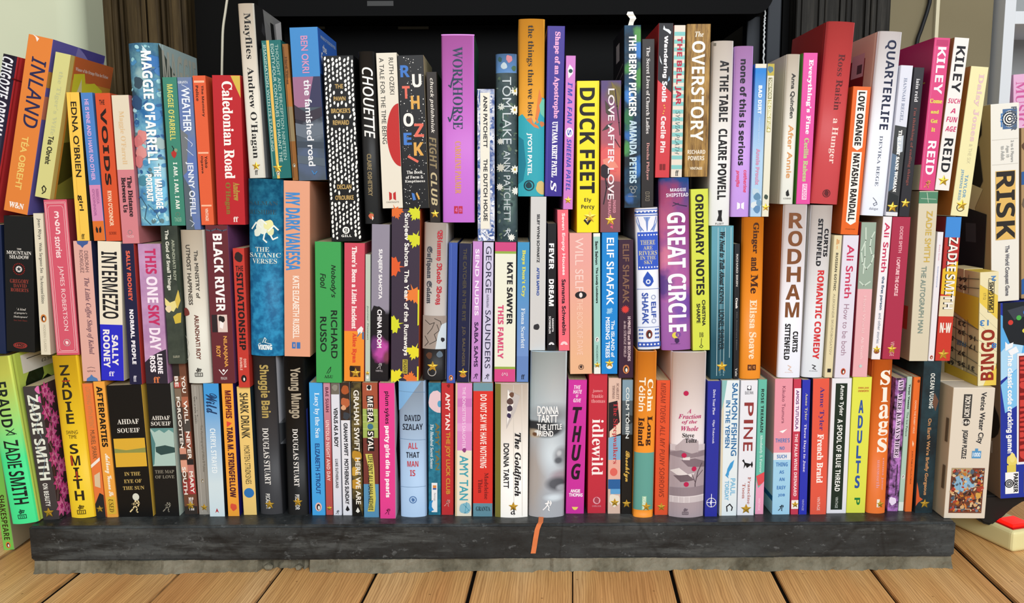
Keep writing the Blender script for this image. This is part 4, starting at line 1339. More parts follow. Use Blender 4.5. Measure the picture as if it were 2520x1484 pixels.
P rect 371 375 .1 .9 f0b898
P rect 501 505 .1 .9 f0b898
T b 210 285 .58 .82 2a1612 The Memory
T b 210 247 .2 .42 2a1612 Police
A b 381 410 .58 .8 2a1612 Yoko
A b 381 423 .25 .45 2a1612 Ogawa
E d+ 510 541 .38 .6 f0c0a8 VINTAGE
# t p 518 594 185 538 601 552 b7252c d=.15 | wide red paperback with fat white serif lettering and a yellow corner at the top
P poly d0b24a 186,.66 186,1 240,1
T s+ 200 437 .34 .7 f6eee8 Caledonian Road
A s+ 447 492 .62 .84 b08a3c Andrew
A s+ 447 526 .3 .52 8a6a2c O'Hagan
E sh 532 545 .58 .76 f0e4dc ff
# t h 582 626 8 612 653 436 dcd6c8 R=8a8a8c d=.14 bulge=.002 | tallest book, a cream white hardback with large black serif lettering and grey photo cover
T s 31 142 .25 .74 1b1a1a Mayflies
A s 162 387 .25 .74 1b1a1a Andrew O'Hagan
E sh 416 428 .4 .58 1b1a1a ff
G 406 .5 11
R poly 232325 0,0 0,.3 .2,.36 .25,.1 .5,0
R poly 8e8e8e .02,.3 .06,.4 .1,.6 .06,.7 0,.62
R poly 1e1e20 .05,.55 .25,.6 .3,.75 .05,.68
R poly d0ced0 .04,.75 .22,.8 .24,1 0,1
R poly 3c3c40 .08,.25 .12,.34 .16,.3 .14,.2
# t p 641 692 99 671 717 441 1f6a68 | teal paperback filled with lines of white text, split by a yellow stripe with gold star
P rect 99 441 .26 .4 e0b85a
P line a8c8c0 1 105,.08 435,.08
T d 110 395 .68 .84 a8c4ba THOUGHT AND PERCEPTION NINETEEN
T d 108 400 .46 .62 c4d8cc EIGHTY-FOUR CONTINUES TO HAUNT THE
T d 110 372 .1 .22 c4d8cc IMAGINATION WITH ITS STARTLING
E peng 428 .33 6 d8c8a0
G 414 .33 13
# t p 693 709 108 720 734 442 8a5a28 | thin scuffed brown paperback between the teal and blue ones
V 190 260 a86a2c
V 260 345 8a7a58
P line 4a3018 1.4 115,.2 435,.25
T d+ 140 205 .35 .65 5a3418 Hard Times
E peng 405 .5 5 a89a78
# t p 710 782 67 735 803 444 4a5560 R=3a70d4 d=.13 | thick paperback with a bright blue head, mauve band and stormy grey lower part
M 290 .3 24 60 2c2c38 .5 1
M 320 .7 30 40 6a7480 .6 1
M 400 .4 60 50 52607a .6 1
V 67 187 3f86c4
P rect 187 262 0 1 9a6a88
P poly 3a3a58 187,.75 230,.6 262,.5 262,1 187,1
P poly 3a3440 255,0 275,.4 262,1 285,1 300,.5 290,0
P poly 66707c 300,0 310,.6 300,1 330,1 340,.4 330,0
P poly 3e4854 345,0 350,1 365,1 360,0
P poly 56626e 380,0 390,1 410,1 400,0
A d+ 88 178 .38 .62 c98fb4 BEN OKRI
T d+ 195 408 .4 .64 e4e6ea the famished road
E line 3f86c4 2 420,.5 430,.58 422,.68
RT d+ .04 .06 .12 .92 a8c0e8 WINNER OF THE BOOKER PRIZE
RT d+ .09 .14 .2 .4 eef2fa the
RT d+ .15 .23 .1 .98 f4f6fa famished
R rect .3 1 0 1 2a3a5c
# t p 793 870 137 816 890 596 141415 d=.135 | black paperback covered in small white brush dabs with gold capitals on its spine
D f2f0ea
A dh+ 206 216 .36 .62 b5965a THE
A dh+ 236 246 .3 .68 b5965a PAWN
A dh+ 265 276 .2 .82 b5965a BROKER'S
A dh+ 294 305 .24 .76 b5965a REWARD
A dh+ 453 464 .28 .74 b5965a DECLAN
A dh+ 480 491 .2 .8 b5965a O'ROURKE
E ell 568 .5 9 9 f4f2ec
E bh 563 574 .44 .56 141415 g
E bh 579 585 .34 .68 f4f2ec GILL
# t h 879 921 126 897 936 550 262626 d=.14 bulge=.004 | black hardback with white brush-painted capitals and a tiny peach near its foot
T x+ 165 337 .22 .86 f0eeea CHOUETTE
A d+ 376 480 .32 .58 8a7a58 CLAIRE OSHETSKY
P blob 532 .45 7 c8694a 2
P poly e8e0d4 530,.5 536,.6 542,.5
P poly 4a6a3a 520,.3 524,.45 526,.6 522,.55
# t p 925 976 130 941 992 509 dfd8c8 | cream paperback with a big red half disc at its edge and thin black capitals
P seg 329 1 77 b92a28
T d 142 230 .6 .82 24221f RUTH OZEKI
T d 142 350 .14 .36 24221f A TALE FOR THE TIME BEING
E poly b92a28 468,.35 472,.48 486,.48 490,.35
E poly b92a28 468,.68 472,.55 486,.55 490,.68
E dh 492 496 .2 .82 6a6258 CANONGATE
# t p 977 1043 136 993 1057 511 1c1c1e R=c9b896 d=.13 | black starry paperback with tumbling blue, white, coral and yellow letters
X e8e6e0 150
T bh+ 160 188 .1 .44 3f74c0 R
T bh+ 182 213 .54 .88 eee8e0 U
T bh+ 210 240 .14 .42 dc6a58 T
T bh+ 234 266 .46 .78 d8a450 H
T bh+ 276 308 .14 .52 eee8e0 O
T bh+ 302 334 .54 .9 dc6a58 Z
T bh+ 324 353 .12 .42 4478c4 E
T bh+ 348 380 .5 .86 d8a450 K
T line dc6a58 6 382,.28 395,.62
A sh 417 425 .18 .8 f0eee8 The Book
A sh 429 437 .14 .82 f0eee8 of Form &
A sh 440 448 .1 .88 f0eee8 Emptiness
E poly 4478c4 472,.34 474,.44 490,.5 491,.38
E poly d8a450 472,.56 488,.66 490,.6 474,.5
# t p 1048 1075 177 1058 1084 549 2b2420 | dark brown paperback with pale italic and bronze capitals, left of the orchid hardback
A z 192 327 .25 .68 d8d2c8 chuck palahniuk
T z 336 415 .12 .8 8a7a5a FIGHT
T z 424 507 .18 .78 c0b08a CLUB
G 528 .5 11
# t h 1086 1167 84 1088 1170 557 c36fcb L=1f5236 R=1f4a3a d=.15 bulge=.002 | tall orchid pink hardback with dark swirling capitals and green boards at both edges
P rect 84 87 0 1 d98fe0
T s 115 320 .34 .64 2a3f52 WORKHORSE
P line 2a3f52 3.5 190,.36 205,.3 215,.28 210,.22
P line 2a3f52 3.5 268,.36 290,.3 300,.24 290,.2
A s 350 483 .4 .58 d8a03f CAROLINE PALMER
E rect 515 534 .36 .48 b82a44
E rect 515 534 .5 .62 b82a44
E bh 519 530 .39 .46 d070b8 4
E bh 519 530 .52 .6 d070b8 th
# t p 1174 1217 219 1175 1218 596 4a5f98 mot=dfe2ea,60 | paperback of blue and white toile flowers framing a cream panel of black capitals
P scat 219 596 .0 .2 60 5 1 35508c,5a74ac,e2e6ee
P scat 219 596 .7 1 80 5 2 35508c,5a74ac,e2e6ee,8a9cc4
P scat 565 596 0 1 40 6 3 35508c,5a74ac,e2e6ee
P rect 228 565 .18 .72 e4e0d2
P line eceef2 1.6 222,.1 240,.05 260,.12 290,.05 320,.12
P line eceef2 2 570,.2 580,.5 590,.8
A d+ 236 362 .36 .58 26262a ANN PATCHETT
T d+ 391 545 .36 .58 26262a THE DUTCH HOUSE
# t h 1219 1274 132 1223 1275 596 2f3f42 mot=46565a,30 d=.14 bulge=.005 | dark grey green hardback dotted with white daisies, blue floral strip at its head
M 300 .3 60 20 3f5a54 .6 1.4
M 500 .6 60 22 566a66 .6 1.4
V 132 178 5a86bc
P blob 144 .62 8 c97f88 3
P blob 162 .4 8 b8c8d0 5
P blob 168 .85 6 4a6a50 2
P blob 146 .2 5 3a5a58 4
P scat 180 594 0 1 90 6 5 3c5450,566a58,2a3a3e,6a7a70
P star 222 .9 12 dfe2da 9
P star 260 .25 10 cfd4cc 9
P star 268 .88 13 e6e8e0 9
P star 345 .2 9 c8ccc4 9
P star 410 .2 12 c4c4b8 9
P star 415 .88 12 e2e4dc 9
P star 458 .15 10 d8d8d0 9
P star 468 .9 11 dfe2da 9
P star 585 .7 10 dfe2da 9
P blob 222 .9 3 c8b050 2
P blob 268 .88 3 c8b050 2
P blob 415 .88 3 c8b050 2
T d 188 352 .3 .72 c3ccd0 TOM LAKE
A d 368 545 .34 .66 c3ccd0 ANN PATCHETT
E fig 572 .5 12 c3ccd0
# t h 1274 1343 46 1275 1338 480 e2a038 d=.14 bulge=.004 | tall hardback, golden yellow above turquoise below, with black lowercase lettering
P poly 2fa0b0 282,0 276,.15 288,.3 284,.5 300,.6 290,.7 262,.75 235,.9 238,1 480,1 480,0
P poly d8793c 290,.3 284,.5 298,.55 305,.75 312,.8 308,.6
P poly d8793c 215,.8 235,.75 262,.7 285,.65 296,.8 300,.7 270,.82 240,.9
P poly 6fc0a8 240,.9 255,.8 275,.85 285,1 240,1
P poly 1f7a90 330,0 340,.2 400,.3 440,.2 450,0
P blob 460 .9 14 d0b878 4
P blob 300 .9 6 c97a4a 3
T s 62 282 .3 .58 2a2420 the things that we lost
A d+ 323 427 .32 .52 eef2f0 JYOTI PATEL
E ring 453 .42 12 3 1c3a44
E blob 453 .42 8 1c3a44 5
# t p 1346 1392 64 1341 1382 480 382a8c d=.13 | violet blue paperback with bold pink serif lettering above white capitals
P line 5a4aa8 1 70,.12 475,.12
T s+ 78 287 .38 .74 e8a8d0 Shape of an Apostrophe
A s+ 295 432 .38 .68 ece8f4 UTTAMA KIRIT PATEL
E si+ 441 468 .34 .66 ece8f4 S
# t p 1392 1418 137 1386 1409 515 c97ac4 | slim orchid pink paperback with a drawn white eye and handwritten blue capitals
P poly f4eef4 158,.4 168,.75 180,.72 192,.3 180,.25 170,.2
P ell 174 .5 5 5 2a4a4a
T z 201 303 .25 .72 3a4ab0 I'M A FAN
P ell 324 .5 12 9 f0e8f4
E b 317 331 .3 .7 3a4ab0 S
A z 340 468 .25 .72 3a4ab0 SHEENA PATEL
G 492 .5 10
# t p 1420 1475 199 1419 1474 570 f0dc22 | vivid yellow paperback with heavy black rounded capitals filling most of its spine
P line cdb820 .8 202,.94 568,.94
T b+ 216 352 .12 .8 1a1612 DUCK
T b+ 366 472 .14 .8 1a1612 FEET
A bh 484 496 .34 .66 2a2418 Ely
A bh 501 514 .2 .8 2a2418 Percy
E poly 1c1810 530,.5 540,.3 552,.5 540,.66
E poly f4f0e0 535,.36 545,.5 538,.5
G 531 .6 16
# t p 1479 1529 198 1477 1527 570 a5585c grad=5a4a78,b85a5c,.05,.45 | paperback fading from dusk purple to rose with tree silhouettes and thin white capitals
M 225 .7 30 30 6a5f3a .6 1
M 395 .7 60 50 d96a62 .6
M 380 .2 30 24 d9545a .5
M 500 .5 80 50 8a4a58 .6
M 330 .5 40 40 a8586a .6
P poly 7a6a3a 200,.5 215,.75 240,.95 275,.85 250,.7 225,.6
P poly 4a4238 245,.2 262,.45 290,.5 275,.25
P line 3a2a34 3 220,.7 260,.8 300,.9 330,.95
P poly 3a3a38 320,.05 305,.3 300,.6 315,.35
P poly d85f60 370,0 358,.3 362,.5 380,.6 420,.8 420,0
P poly e08a78 390,.1 385,.4 395,.7 410,.9 412,.2
P poly 7a4a54 440,0 445,1 570,1 570,0
P blob 420 .2 14 2a2028 4
P line 2a2028 3 420,.2 460,.3 500,.15
P line 2a2028 2 440,.25 470,.5 490,.4
P line 3a2830 2 340,.7 360,.95
T d+ 218 488 .36 .66 e6dce0 LOVE AFTER LOVE
A b 490 522 .62 .76 d890a0 INGRID
A b 488 535 .38 .52 d890a0 PERSAUD
E b 545 562 .5 .62 e05a80 ff
G 540 .5 14
# t p 1536 1578 62 1536 1577 512 16202a mot=1f4a6a,22 L=15161a d=.13 | near black paperback painted with blue and green leaves, white bookmark sprouting from its head
M 90 .8 30 14 4f8f4a .5 1.6
M 120 .9 24 14 3a78c0 .4 1.6
M 165 .2 20 12 3f7f44 .5 1.6
M 190 .9 40 10 4a8a48 .5 1.6
M 232 .25 24 14 3a78c0 .5 1.6
M 290 .2 30 14 2f6a48 .5 1.6
M 330 .3 24 14 2f64a8 .5 1.6
M 410 .85 30 14 2f6ab0 .5 1.6
M 365 .15 20 12 4a8a50 .5 1.6
M 490 .3 20 14 2f5a98 .5 1.6
T b+ 86 283 .28 .72 eef0ea THE BERRY PICKERS
A b+ 294 450 .32 .74 b8d0dc AMANDA PETERS
E ring 462 .42 4 1.5 e8ecec
E ring 462 .66 4 1.5 e8ecec
E ring 470 .54 5 1.5 e8ecec
E dh 482 485 .25 .75 a0a8ac PARADIS
L rect .06 .16 .4 .7 9a9a98
L line 5a5a5a .002 .2,.1 .26,.9
L line 5a5a5a .002 .25,.1 .31,.9
L line 5a5a5a .002 .3,.1 .36,.9
L line 5a5a5a .002 .35,.1 .41,.9
# t p 1580 1611 96 1577 1609 507 2a2626 | slim black brown paperback with small white then pink serif lettering, below a red one
T s 115 325 .36 .64 eae4e2 The Secret Lives of Church Ladies
A s 347 440 .36 .64 d89a94 Deesha Philyaw
E line 8a8070 1.2 469,.35 469,.65 474,.65 474,.35 469,.35
E line 8a8070 1.2 477,.35 483,.65 477,.65 483,.35
E line 8a8070 1.2 486,.35 486,.65 491,.65 491,.35 486,.35
# t p 1622 1657 57 1611 1648 438 c93a42 L=a8282c d=.13 | paperback black above and red below on a slant, with chunky white lettering
P poly 25252a 57,0 57,1 226,1 195,0
P poly dfe8ee 62,.35 72,.3 78,.6 84,.8 78,.85 72,.7 70,.45
P poly dfe8ee 135,.1 150,.15 158,.3 148,.22
P poly 8fb8d8 185,.8 195,.85 200,.7
T b+ 88 190 .34 .66 f2eef0 Wandering
T b+ 199 249 .34 .68 f2eef0 Souls
A b+ 285 375 .32 .66 f4dcdc Cecile Pin
P dots e8c84a 1.6 258,.5 264,.55 272,.5 278,.45
E rect 404 419 .3 .48 7a1a1e
E rect 404 419 .52 .7 7a1a1e
# t p 1659 1688 62 1651 1678 435 ddd2c4 L=c8bca8 | paperback striped in aqua and cream bands with crimson capitals
Z 78 400 17 7fc0bd
P rect 405 415 0 1 7fc0bd
T b+ 91 255 .18 .74 b02a44 THE BELL JAR
A x 270 378 .3 .7 4a6a6c SYLVIA PLATH
E sh 418 432 .4 .7 1a2024 ff
# t p 1691 1750 59 1684 1741 434 b08a4a wood=5a3c1c | paperback printed as golden wood grain with very large white capitals
A sih 77 90 .34 .7 f0eadc The
T b 100 345 .22 .78 f0ede4 OVERSTORY
A bh 367 377 .12 .88 ece4d4 RICHARD
A bh 382 393 .14 .84 ece4d4 POWERS
E dh+ 410 416 .24 .76 d8ccb4 VINTAGE
# t h 1752 1810 100 1745 1796 552 e2e0dc d=.14 bulge=.004 L=c9c4b8 | white hardback with condensed heavy black capitals and a tiny black hare at its foot
P rect 105 112 .05 .16 6a6458
T b+ 148 295 .36 .76 1e1c1e AT THE TABLE
A b+ 313 487 .36 .76 1e1c1e CLAIRE POWELL
E poly 1c1a1c 513,.6 522,.5 514,.4 526,.44 540,.36 542,.62 530,.58
E dh 545 550 .3 .7 3a3838 FLEET
# t h 1811 1857 113 1798 1847 530 c196dc d=.135 bulge=.003 | pale purple hardback with rounded black lowercase lettering and small red words below
T b+ 145 402 .3 .64 1c1626 none of this is serious
A x+ 414 469 .62 .8 d8486c catherine
A x+ 415 455 .2 .4 d8486c prasifka
E poly eee6f4 493,.3 497,.46 508,.46 512,.3
E poly eee6f4 493,.68 497,.52 508,.52 512,.68
# t p 1858 1888 157 1846 1873 529 7fb4e0 grad=2a80d0,a8c8e4,.05,.6 | slim bright blue paperback fading to pale sea blue, cream at its head
V 157 167 dcd6c4
P blob 468 .4 9 b8ccd8 3
P blob 480 .6 9 5f88a8 5
P blob 500 .3 8 d0dade 6
P blob 512 .6 9 5a86b0 2
P blob 495 .75 7 6f98b8 4
T b+ 209 277 .35 .65 e0ecf4 BAD DIRT
T d 285 352 .42 .58 c8dcec Wyoming Stories 2
A b+ 362 450 .35 .68 c890b0 Annie Proulx
# t p 1889 1907 157 1875 1892 526 dcd9c6 | thin off white paperback with olive letter blocks near its head and a gold star
P rect 157 185 0 1 b8a848
P blob 170 .4 7 5a7a88 3
P rect 190 240 .2 .75 6a6a3a
T d+ 192 238 .28 .68 e0dcc0 THOMAS PYNCHON
P rect 243 320 .2 .75 b0a860
T d+ 245 318 .28 .68 f0ecd0 THE CRYING OF LOT 49
E blob 478 .5 5 3a4a40 4
G 503 .5 10
# t h 1936 1973 133 1921 1952 500 e0ddd2 L=cfcabb d=.14 bulge=.002 | cream white hardback with plain black then tan lettering and a small black flame
A d+ 180 288 .35 .68 2a2a28 Anna Quindlen
T d+ 305 435 .35 .72 d0935a After Annie
E poly 1c1c1c 463,.55 470,.38 478,.4 481,.5 478,.66 471,.6
E dh 484 488 .22 .8 6a6a66 SCRIBNER
# t p 1977 2014 130 1960 1993 497 da4c9c L=5a9a3c | hot pink paperback with a green edge, white then pale green fat serif lettering
T s+ 146 325 .34 .72 f6e6ee Everything's Fine
A s+ 335 441 .36 .68 b8c888 Cecilia Rabess
P rect 447 486 .38 .72 f0d4e2
E b 449 484 .42 .68 da4c9c PICADOR
# t h 2036 2111 53 1998 2062 502 c2474a L=8f2a2a d=.155 bulge=.004 | tall muted red hardback with dark red then pale serif lettering, its dim red side showing
A s 131 268 .48 .72 5c1c20 Ross Raisin
T s 288 400 .44 .72 f0cfc6 a Hunger
E ring 475 .52 9 2 5c1c20
E blob 475 .52 6 5c1c20 4
# t p 2098 2146 213 2070 2110 577 dd6320 L=b8541c d=.1 | bright orange paperback with arrow-ended white panels of heavy black capitals
P poly f2ebe2 222,.24 222,.8 360,.8 368,.52 360,.24
P poly f2ebe2 372,.24 372,.8 545,.8 553,.52 545,.24
T b+ 226 356 .34 .7 1e1816 LOVE ORANGE
A b+ 376 543 .34 .7 1e1816 NATASHA RANDALL
E dh 561 565 .24 .8 8a3a10 riverrun
# t h 2165 2224 77 2120 2178 529 e6e8f0 L=dcb8a8 d=.15 bulge=.003 | tall white hardback with large navy capitals, dark red panel and sticker on its side cover
T b 98 315 .3 .76 1e2440 QUARTERLIFE
A s 330 455 .44 .58 6a7080 DEVIKA REGE
E line 5a6070 1.5 484,.42 492,.55 500,.62 504,.5 499,.45 495,.6
E dh 508 516 .3 .68 6a7080 dialogue
L rect .12 .95 .28 1 7a2028
L rect .09 .22 .3 .6 cfa8b4
L rect .15 .2 .34 .46 5a4a54
# t p 2216 2249 161 2180 2208 530 d4d6e2 | slim paperback, pale lilac at its head above a murky grey photo with white capitals
P poly 3a3c3e 306,0 310,1 520,1 520,0
P poly c0c8d2 335,.3 330,.8 370,.85 375,.4
P poly 5a7088 375,0 380,.45 460,.5 470,0
P poly 24282a 470,.1 480,.9 515,.9 515,0
A s 191 297 .36 .62 8a92a8 HANNAH REGEL
T s+ 318 470 .38 .64 ecece8 THE LAST SANE WOMAN
P rect 522 530 0 1 d8dade
G 508 .5 14
# t p 2250 2276 166 2212 2238 530 2b2a30 | slim charcoal paperback with white then dull red serif lettering and a gold star
A s 193 249 .32 .66 e4e2e4 iain reid
T s 263 453 .32 .66 8a4a44 i'm thinking of ending things
G 497 .5 12
# t p 2299 2341 93 2263 2299 464 d2457c L=a82458 d=.15 | deep pink paperback with big white capitals around small stacked yellow words
P rect 98 112 .15 .9 b8386a
T b 115 228 .28 .8 f2eef2 KILEY
A b 342 425 .28 .8 f2eef2 REID
T sh+ 240 250 .1 .88 dccc5a Come
T sh+ 267 275 .24 .74 dccc5a and
T sh+ 289 298 .3 .72 dccc5a Get
T sh+ 310 319 .38 .62 dccc5a It
E fig 448 .5 11 dca050
P line e478a4 1 115,.1 460,.1
L rect .2 .21 .3 .7 d8a050
L rect .24 .25 .2 .7 d8a050
L rect .28 .29 .1 .7 d8a050
L rect .83 1 0 .6 cfc6a8
# t p 2347 2389 93 2303 2334 467 e4e0dc L=a8794a d=.14 | white paperback with big black capitals around small stacked crimson handwriting
T b 113 225 .22 .82 1d1d24 KILEY
A b 338 422 .22 .82 1d1d24 REID
T zh 240 252 .1 .95 c92f6a SUCH
T zh 264 276 .35 .7 c92f6a A
T zh 285 298 .14 .9 c92f6a FUN
T zh 308 321 .16 .92 c92f6a AGE
G 443 .5 14
# t p 2388 2436 164 2341 2380 531 e2dba8 L=a8682c d=.13 | pale lemon paperback with faint pink letters and small blue capitals, tan side showing
T s+ 182 345 .44 .8 d8b8b8 Daisy Jones
T d 352 400 .5 .7 c4bc98 & THE SIX
A b 428 485 .52 .7 6a98b8 TAYLOR
A b 415 492 .24 .42 6a98b8 JENKINS REID
E ring 510 .5 9 2 6a5a40
G 503 .55 14
# b g 2347 2450 954 2322 2424 1276 d6ccbc d=.1 L=cdbb9c name=jigsaw_puzzle_box cat=box | white jigsaw box with a small painted canal scene, standing on the slab's right end
T d+ 965 1090 .64 .8 2a2a2e Venice Water City
P rect 970 1028 .26 .46 3c3a38
A d+ 974 1024 .3 .42 d8d0c4 70CM X 50CM
E ell 1038 .36 9 9 3c3a38
E dh+ 1034 1043 .28 .44 e8e0d4 14+
A d+ 1057 1127 .28 .42 2a2a2e JIGSAW PUZZLE
P rect 1108 1126 .56 .78 4f8fc0
P rect 1102 1108 .63 .7 4f8fc0
E dh+ 1112 1122 .58 .76 d0e0ee 1000
P rect 1150 1262 .1 .9 6a3c2c
P rect 1150 1170 .1 .6 a8906a
P poly 7fa8c4 1172,.2 1165,.45 1180,.6 1190,.75 1205,.55 1215,.3 1200,.2 1188,.15
P poly 8fb4cc 1175,.6 1165,.85 1180,.85 1195,.7
P blob 1180 .75 8 3a2420 3
P blob 1230 .3 12 8a4a2c 4
P blob 1225 .6 13 b8542c 5
P blob 1245 .75 10 4a2c24 6
P blob 1200 .82 9 a83c2c 7
P blob 1210 .15 6 c8a070 2
P blob 1248 .45 8 c87a3c 8
P blob 1162 .2 8 5a4a3a 9
P scat 1152 1260 .11 .89 230 6 4 8a4a2c,3a2420,c8a070,6a7a8a,a83c2c,d0b890,5a3a2c,b8742c,4a5a6a
P poly 86b0cc 1178,.3 1172,.45 1186,.55 1196,.7 1206,.5 1208,.34
P line c8b090 1.5 1180,.85 1195,.75 1200,.55
P line 3a2420 1.5 1205,.15 1225,.4 1255,.5
P line d8c8a8 1.2 1252,.2 1252,.7
P blob 1218 .78 7 c89a4a 3
L rect .24 .42 .05 .12 6a5a44
L rect .6 .78 .05 .12 6a5a44
# m g 2412 2458 669 2405 2452 958 dcbf4e d=.095 y=-.014 L=cfc294 name=number_card_game_box cat=box | worn yellow game box printed with number cards and red brown letters, on the jigsaw box
P poly ded4ac 669,0 669,1 730,1 700,0
P poly ded4ac 745,0 790,1 850,1 900,1 958,.6 958,0
P line 8a8a74 1 770,0 815,1
P line 8a8a74 1 800,0 840,1
P line 8a8a74 1 840,0 872,1
P line 8a8a74 1 870,0 905,1
P line 8a8a74 1 905,.0 930,1
P poly dcbf4e 925,.6 915,1 958,1 958,.3
T bu+ 815 944 .14 .84 8c2c1e BINGO
E du+ 695 765 .5 .72 2a2418 SPEAR'S GAMES
E line 2a2418 1.2 688,.46 770,.46 772,.76 688,.76 686,.46
A d 722 738 .2 .34 9a8a4a 1712
A do+ 680 692 .6 .85 3c78b8 2
A do+ 790 804 .06 .5 3c78b8 13
A do+ 850 862 .7 .95 3c78b8 8
L poly d8b83c .22,0 .2,1 .36,1 .5,0
L poly d8b83c .92,0 .9,1 1,1 1,0
L line 6a6a58 .0012 .06,0 .1,1
L line 6a6a58 .0012 .14,0 .18,1
L line 6a6a58 .0012 .5,0 .42,1
L line 6a6a58 .0012 .6,0 .52,1
L line 6a6a58 .0012 .7,0 .62,1
L line 6a6a58 .0012 .8,0 .72,1
L line 6a6a58 .0012 .9,0 .82,1
L line 6a6a58 .0012 .04,.3 .2,.3
L line 6a6a58 .0012 .04,.65 .2,.65
L line 6a6a58 .0012 .44,.3 .9,.3
L line 6a6a58 .0012 .44,.65 .88,.65
LT do+ .07 .11 .36 .58 3a3a34 64
LT do+ .1 .14 .7 .9 3a3a34 68
LT do+ .14 .18 .36 .58 3a3a34 52
LT do+ .17 .21 .7 .9 3a3a34 67
LT do+ .47 .51 .36 .58 3a3a34 23
LT do+ .44 .48 .72 .92 3a3a34 35
LT do+ .57 .61 .08 .25 3a3a34 16
LT do+ .55 .59 .38 .58 3a3a34 39
LT do+ .65 .69 .08 .25 3a3a34 17
LT do+ .65 .69 .34 .62 4a7aa0 FREE
LT do+ .63 .67 .72 .9 3a3a34 56
LT do+ .74 .78 .36 .58 3a3a34 37
LT do+ .73 .77 .72 .9 3a3a34 53
LT do+ .84 .88 .08 .25 3a3a34 31
LT do+ .84 .88 .36 .58 3a3a34 55
LT do+ .86 .9 .7 .9 3a3a34 68
# m g 2462 2575 742 2462 2572 1224 26379c d=.11 y=.04 L=8a7460 name=code_breaking_game_box cat=box | glossy dark blue game box with big red letters and coloured pegs at the right edge
P poly 5aa8e4 770,0 800,.5 840,1 1000,1 930,.2 900,0
P poly a8d4f2 860,0 830,.3 845,.5 900,.4 930,0
P poly 7fc0ec 940,0 900,.4 880,.9 960,.9 1010,.1
P poly 1d2228 742,.05 742,1 830,1 850,.6 840,.2 800,.05
P poly 3a3f4a 760,.15 752,.5 775,.6 785,.3
P ell 790 .22 6 6 c83c34
P ell 780 .4 6 6 4aa84a
P ell 768 .55 6 6 3c78c8
P ell 812 .52 5 5 d8c84a
P ell 820 .58 5 5 c83c34
P ell 806 .6 5 5 e8e4dc
P ell 834 .66 5 5 d8b84a
P poly e8ecf2 835,.1 842,.16 838,.28 850,.26 858,.1
P poly e8ecf2 858,.16 848,.34 862,.4 870,.22
P rect 866 1140 .36 .98 e4e6ec
P rect 872 1134 .4 .98 7a1a1c
T b+ 876 1130 .42 .98 c8403a MASTERMIND
A b+ 868 1110 .12 .27 f2f4f6 The classic code cracking game!
P blob 1130 .24 13 e0cf6a 3
P ell 1122 .26 12 7 e8da80
P rect 1140 1160 .14 .34 d8c658
P rect 1158 1212 .1 .4 f0f2f4
P rect 1158 1212 .52 .8 f0f2f4
E ring 1186 .19 3 2 1c1c24
E ring 1186 .19 9.5 2.4 1c1c24
E ring 1186 .19 6 2 1c1c24
E b+ 1162 1209 .29 .38 1c1c24 PARKER
E poly 1c1c24 1166,.56 1166,.76 1184,.76 1190,.6
L rect .1 .3 .1 .5 3a2a24
L blob .4 .4 .03 5a3c2c 3
L blob .62 .3 .03 2a2420 5
L line e8e4dc .0016 .72,.2 .78,.2
# m g 2437 2509 254 2440 2508 739 e2dfd6 d=.1 y=.035 L=b49e74 name=world_conquest_game_box cat=box | tall off white game box with large black letters, standing on the dark blue game box
P rect 268 316 .42 .92 4a6a94
P ell 292 .66 20 16 e6e4de
P ring 292 .66 17 3 3a4a60
P ring 292 .66 11 3 3a4a60
P ring 292 .66 5 2.5 3a4a60
E b+ 264 320 .72 .9 5a6270 PARKER
E d+ 278 310 .34 .42 3c78b8 family games
P line c8c4ba 1 340,.05 340,.95
P line c8c4ba 1 400,.05 400,.95
A d+ 344 396 .68 .8 a8a8a4 2 to 6 Players
A d+ 356 384 .52 .64 a8a8a4 Ages 10
A d+ 356 390 .36 .48 a8a8a4 to Adult
P rect 416 585 .16 .86 d8b060
T b+ 418 583 .18 .84 2a2622 RISK
A d+ 600 725 .46 .64 6a6a70 The World Conquest Game
L poly 2a2624 .2,.3 .18,1 .5,1 .55,.6 .38,.2
L poly d8c8a0 .42,.2 .38,.7 .46,1 .55,.5
L poly 2e2c30 .55,.1 .5,1 .95,1 .9,.2
L rect .6 .7 .4 .7 4a4a50
L blob .12 .4 .02 1e1a18 3
# m g 2513 2590 312 2513 2588 739 a88a62 d=.1 y=.05 L=8a7050 name=tan_game_box cat=box | brown game box barely showing at the picture's right edge behind the off white one
P blob 360 .2 14 5a4030 2
P poly 2f5a94 420,.0 415,.5 450,.5 452,0
P blob 500 .2 14 6a5a4a 4
P poly 2a5a9a 690,0 680,.3 725,.3 728,0
# s p 2494 2541 182 2494 2541 314.5 e6b2d4 y=.345 d=.12 | pale pink paperback with pink capitals on the white bookcase's shelf at the right edge
T s 200 310 .12 .6 cf5f9c MUSIC
"""

class Book: pass
def parse():
    out = []
    for ln in BOOKS.strip().split('\n'):
        if ln.startswith('#'):
            hd, label = ln[1:].split('|'); t = hd.split()
            b = Book(); b.row, b.kind = t[0], t[1]; b.q = [float(x) for x in t[2:8]]; b.colour = t[8]
            b.opt = dict(x.split('=') for x in t[9:]); b.label = label.strip(); b.el = []; out.append(b)
        elif ln.strip(): out[-1].el.append(ln.split())
    return out
BK = parse()
FLOOR_Z = on_z(1260, 1405, 0).z
SLAB_FRONT = on_z(1260, 1290, 0).y
_d = ray(1260, 1405); FLOOR_Z = CAM_P.z + _d.z * ((SLAB_FRONT - CAM_P.y) / _d.y)

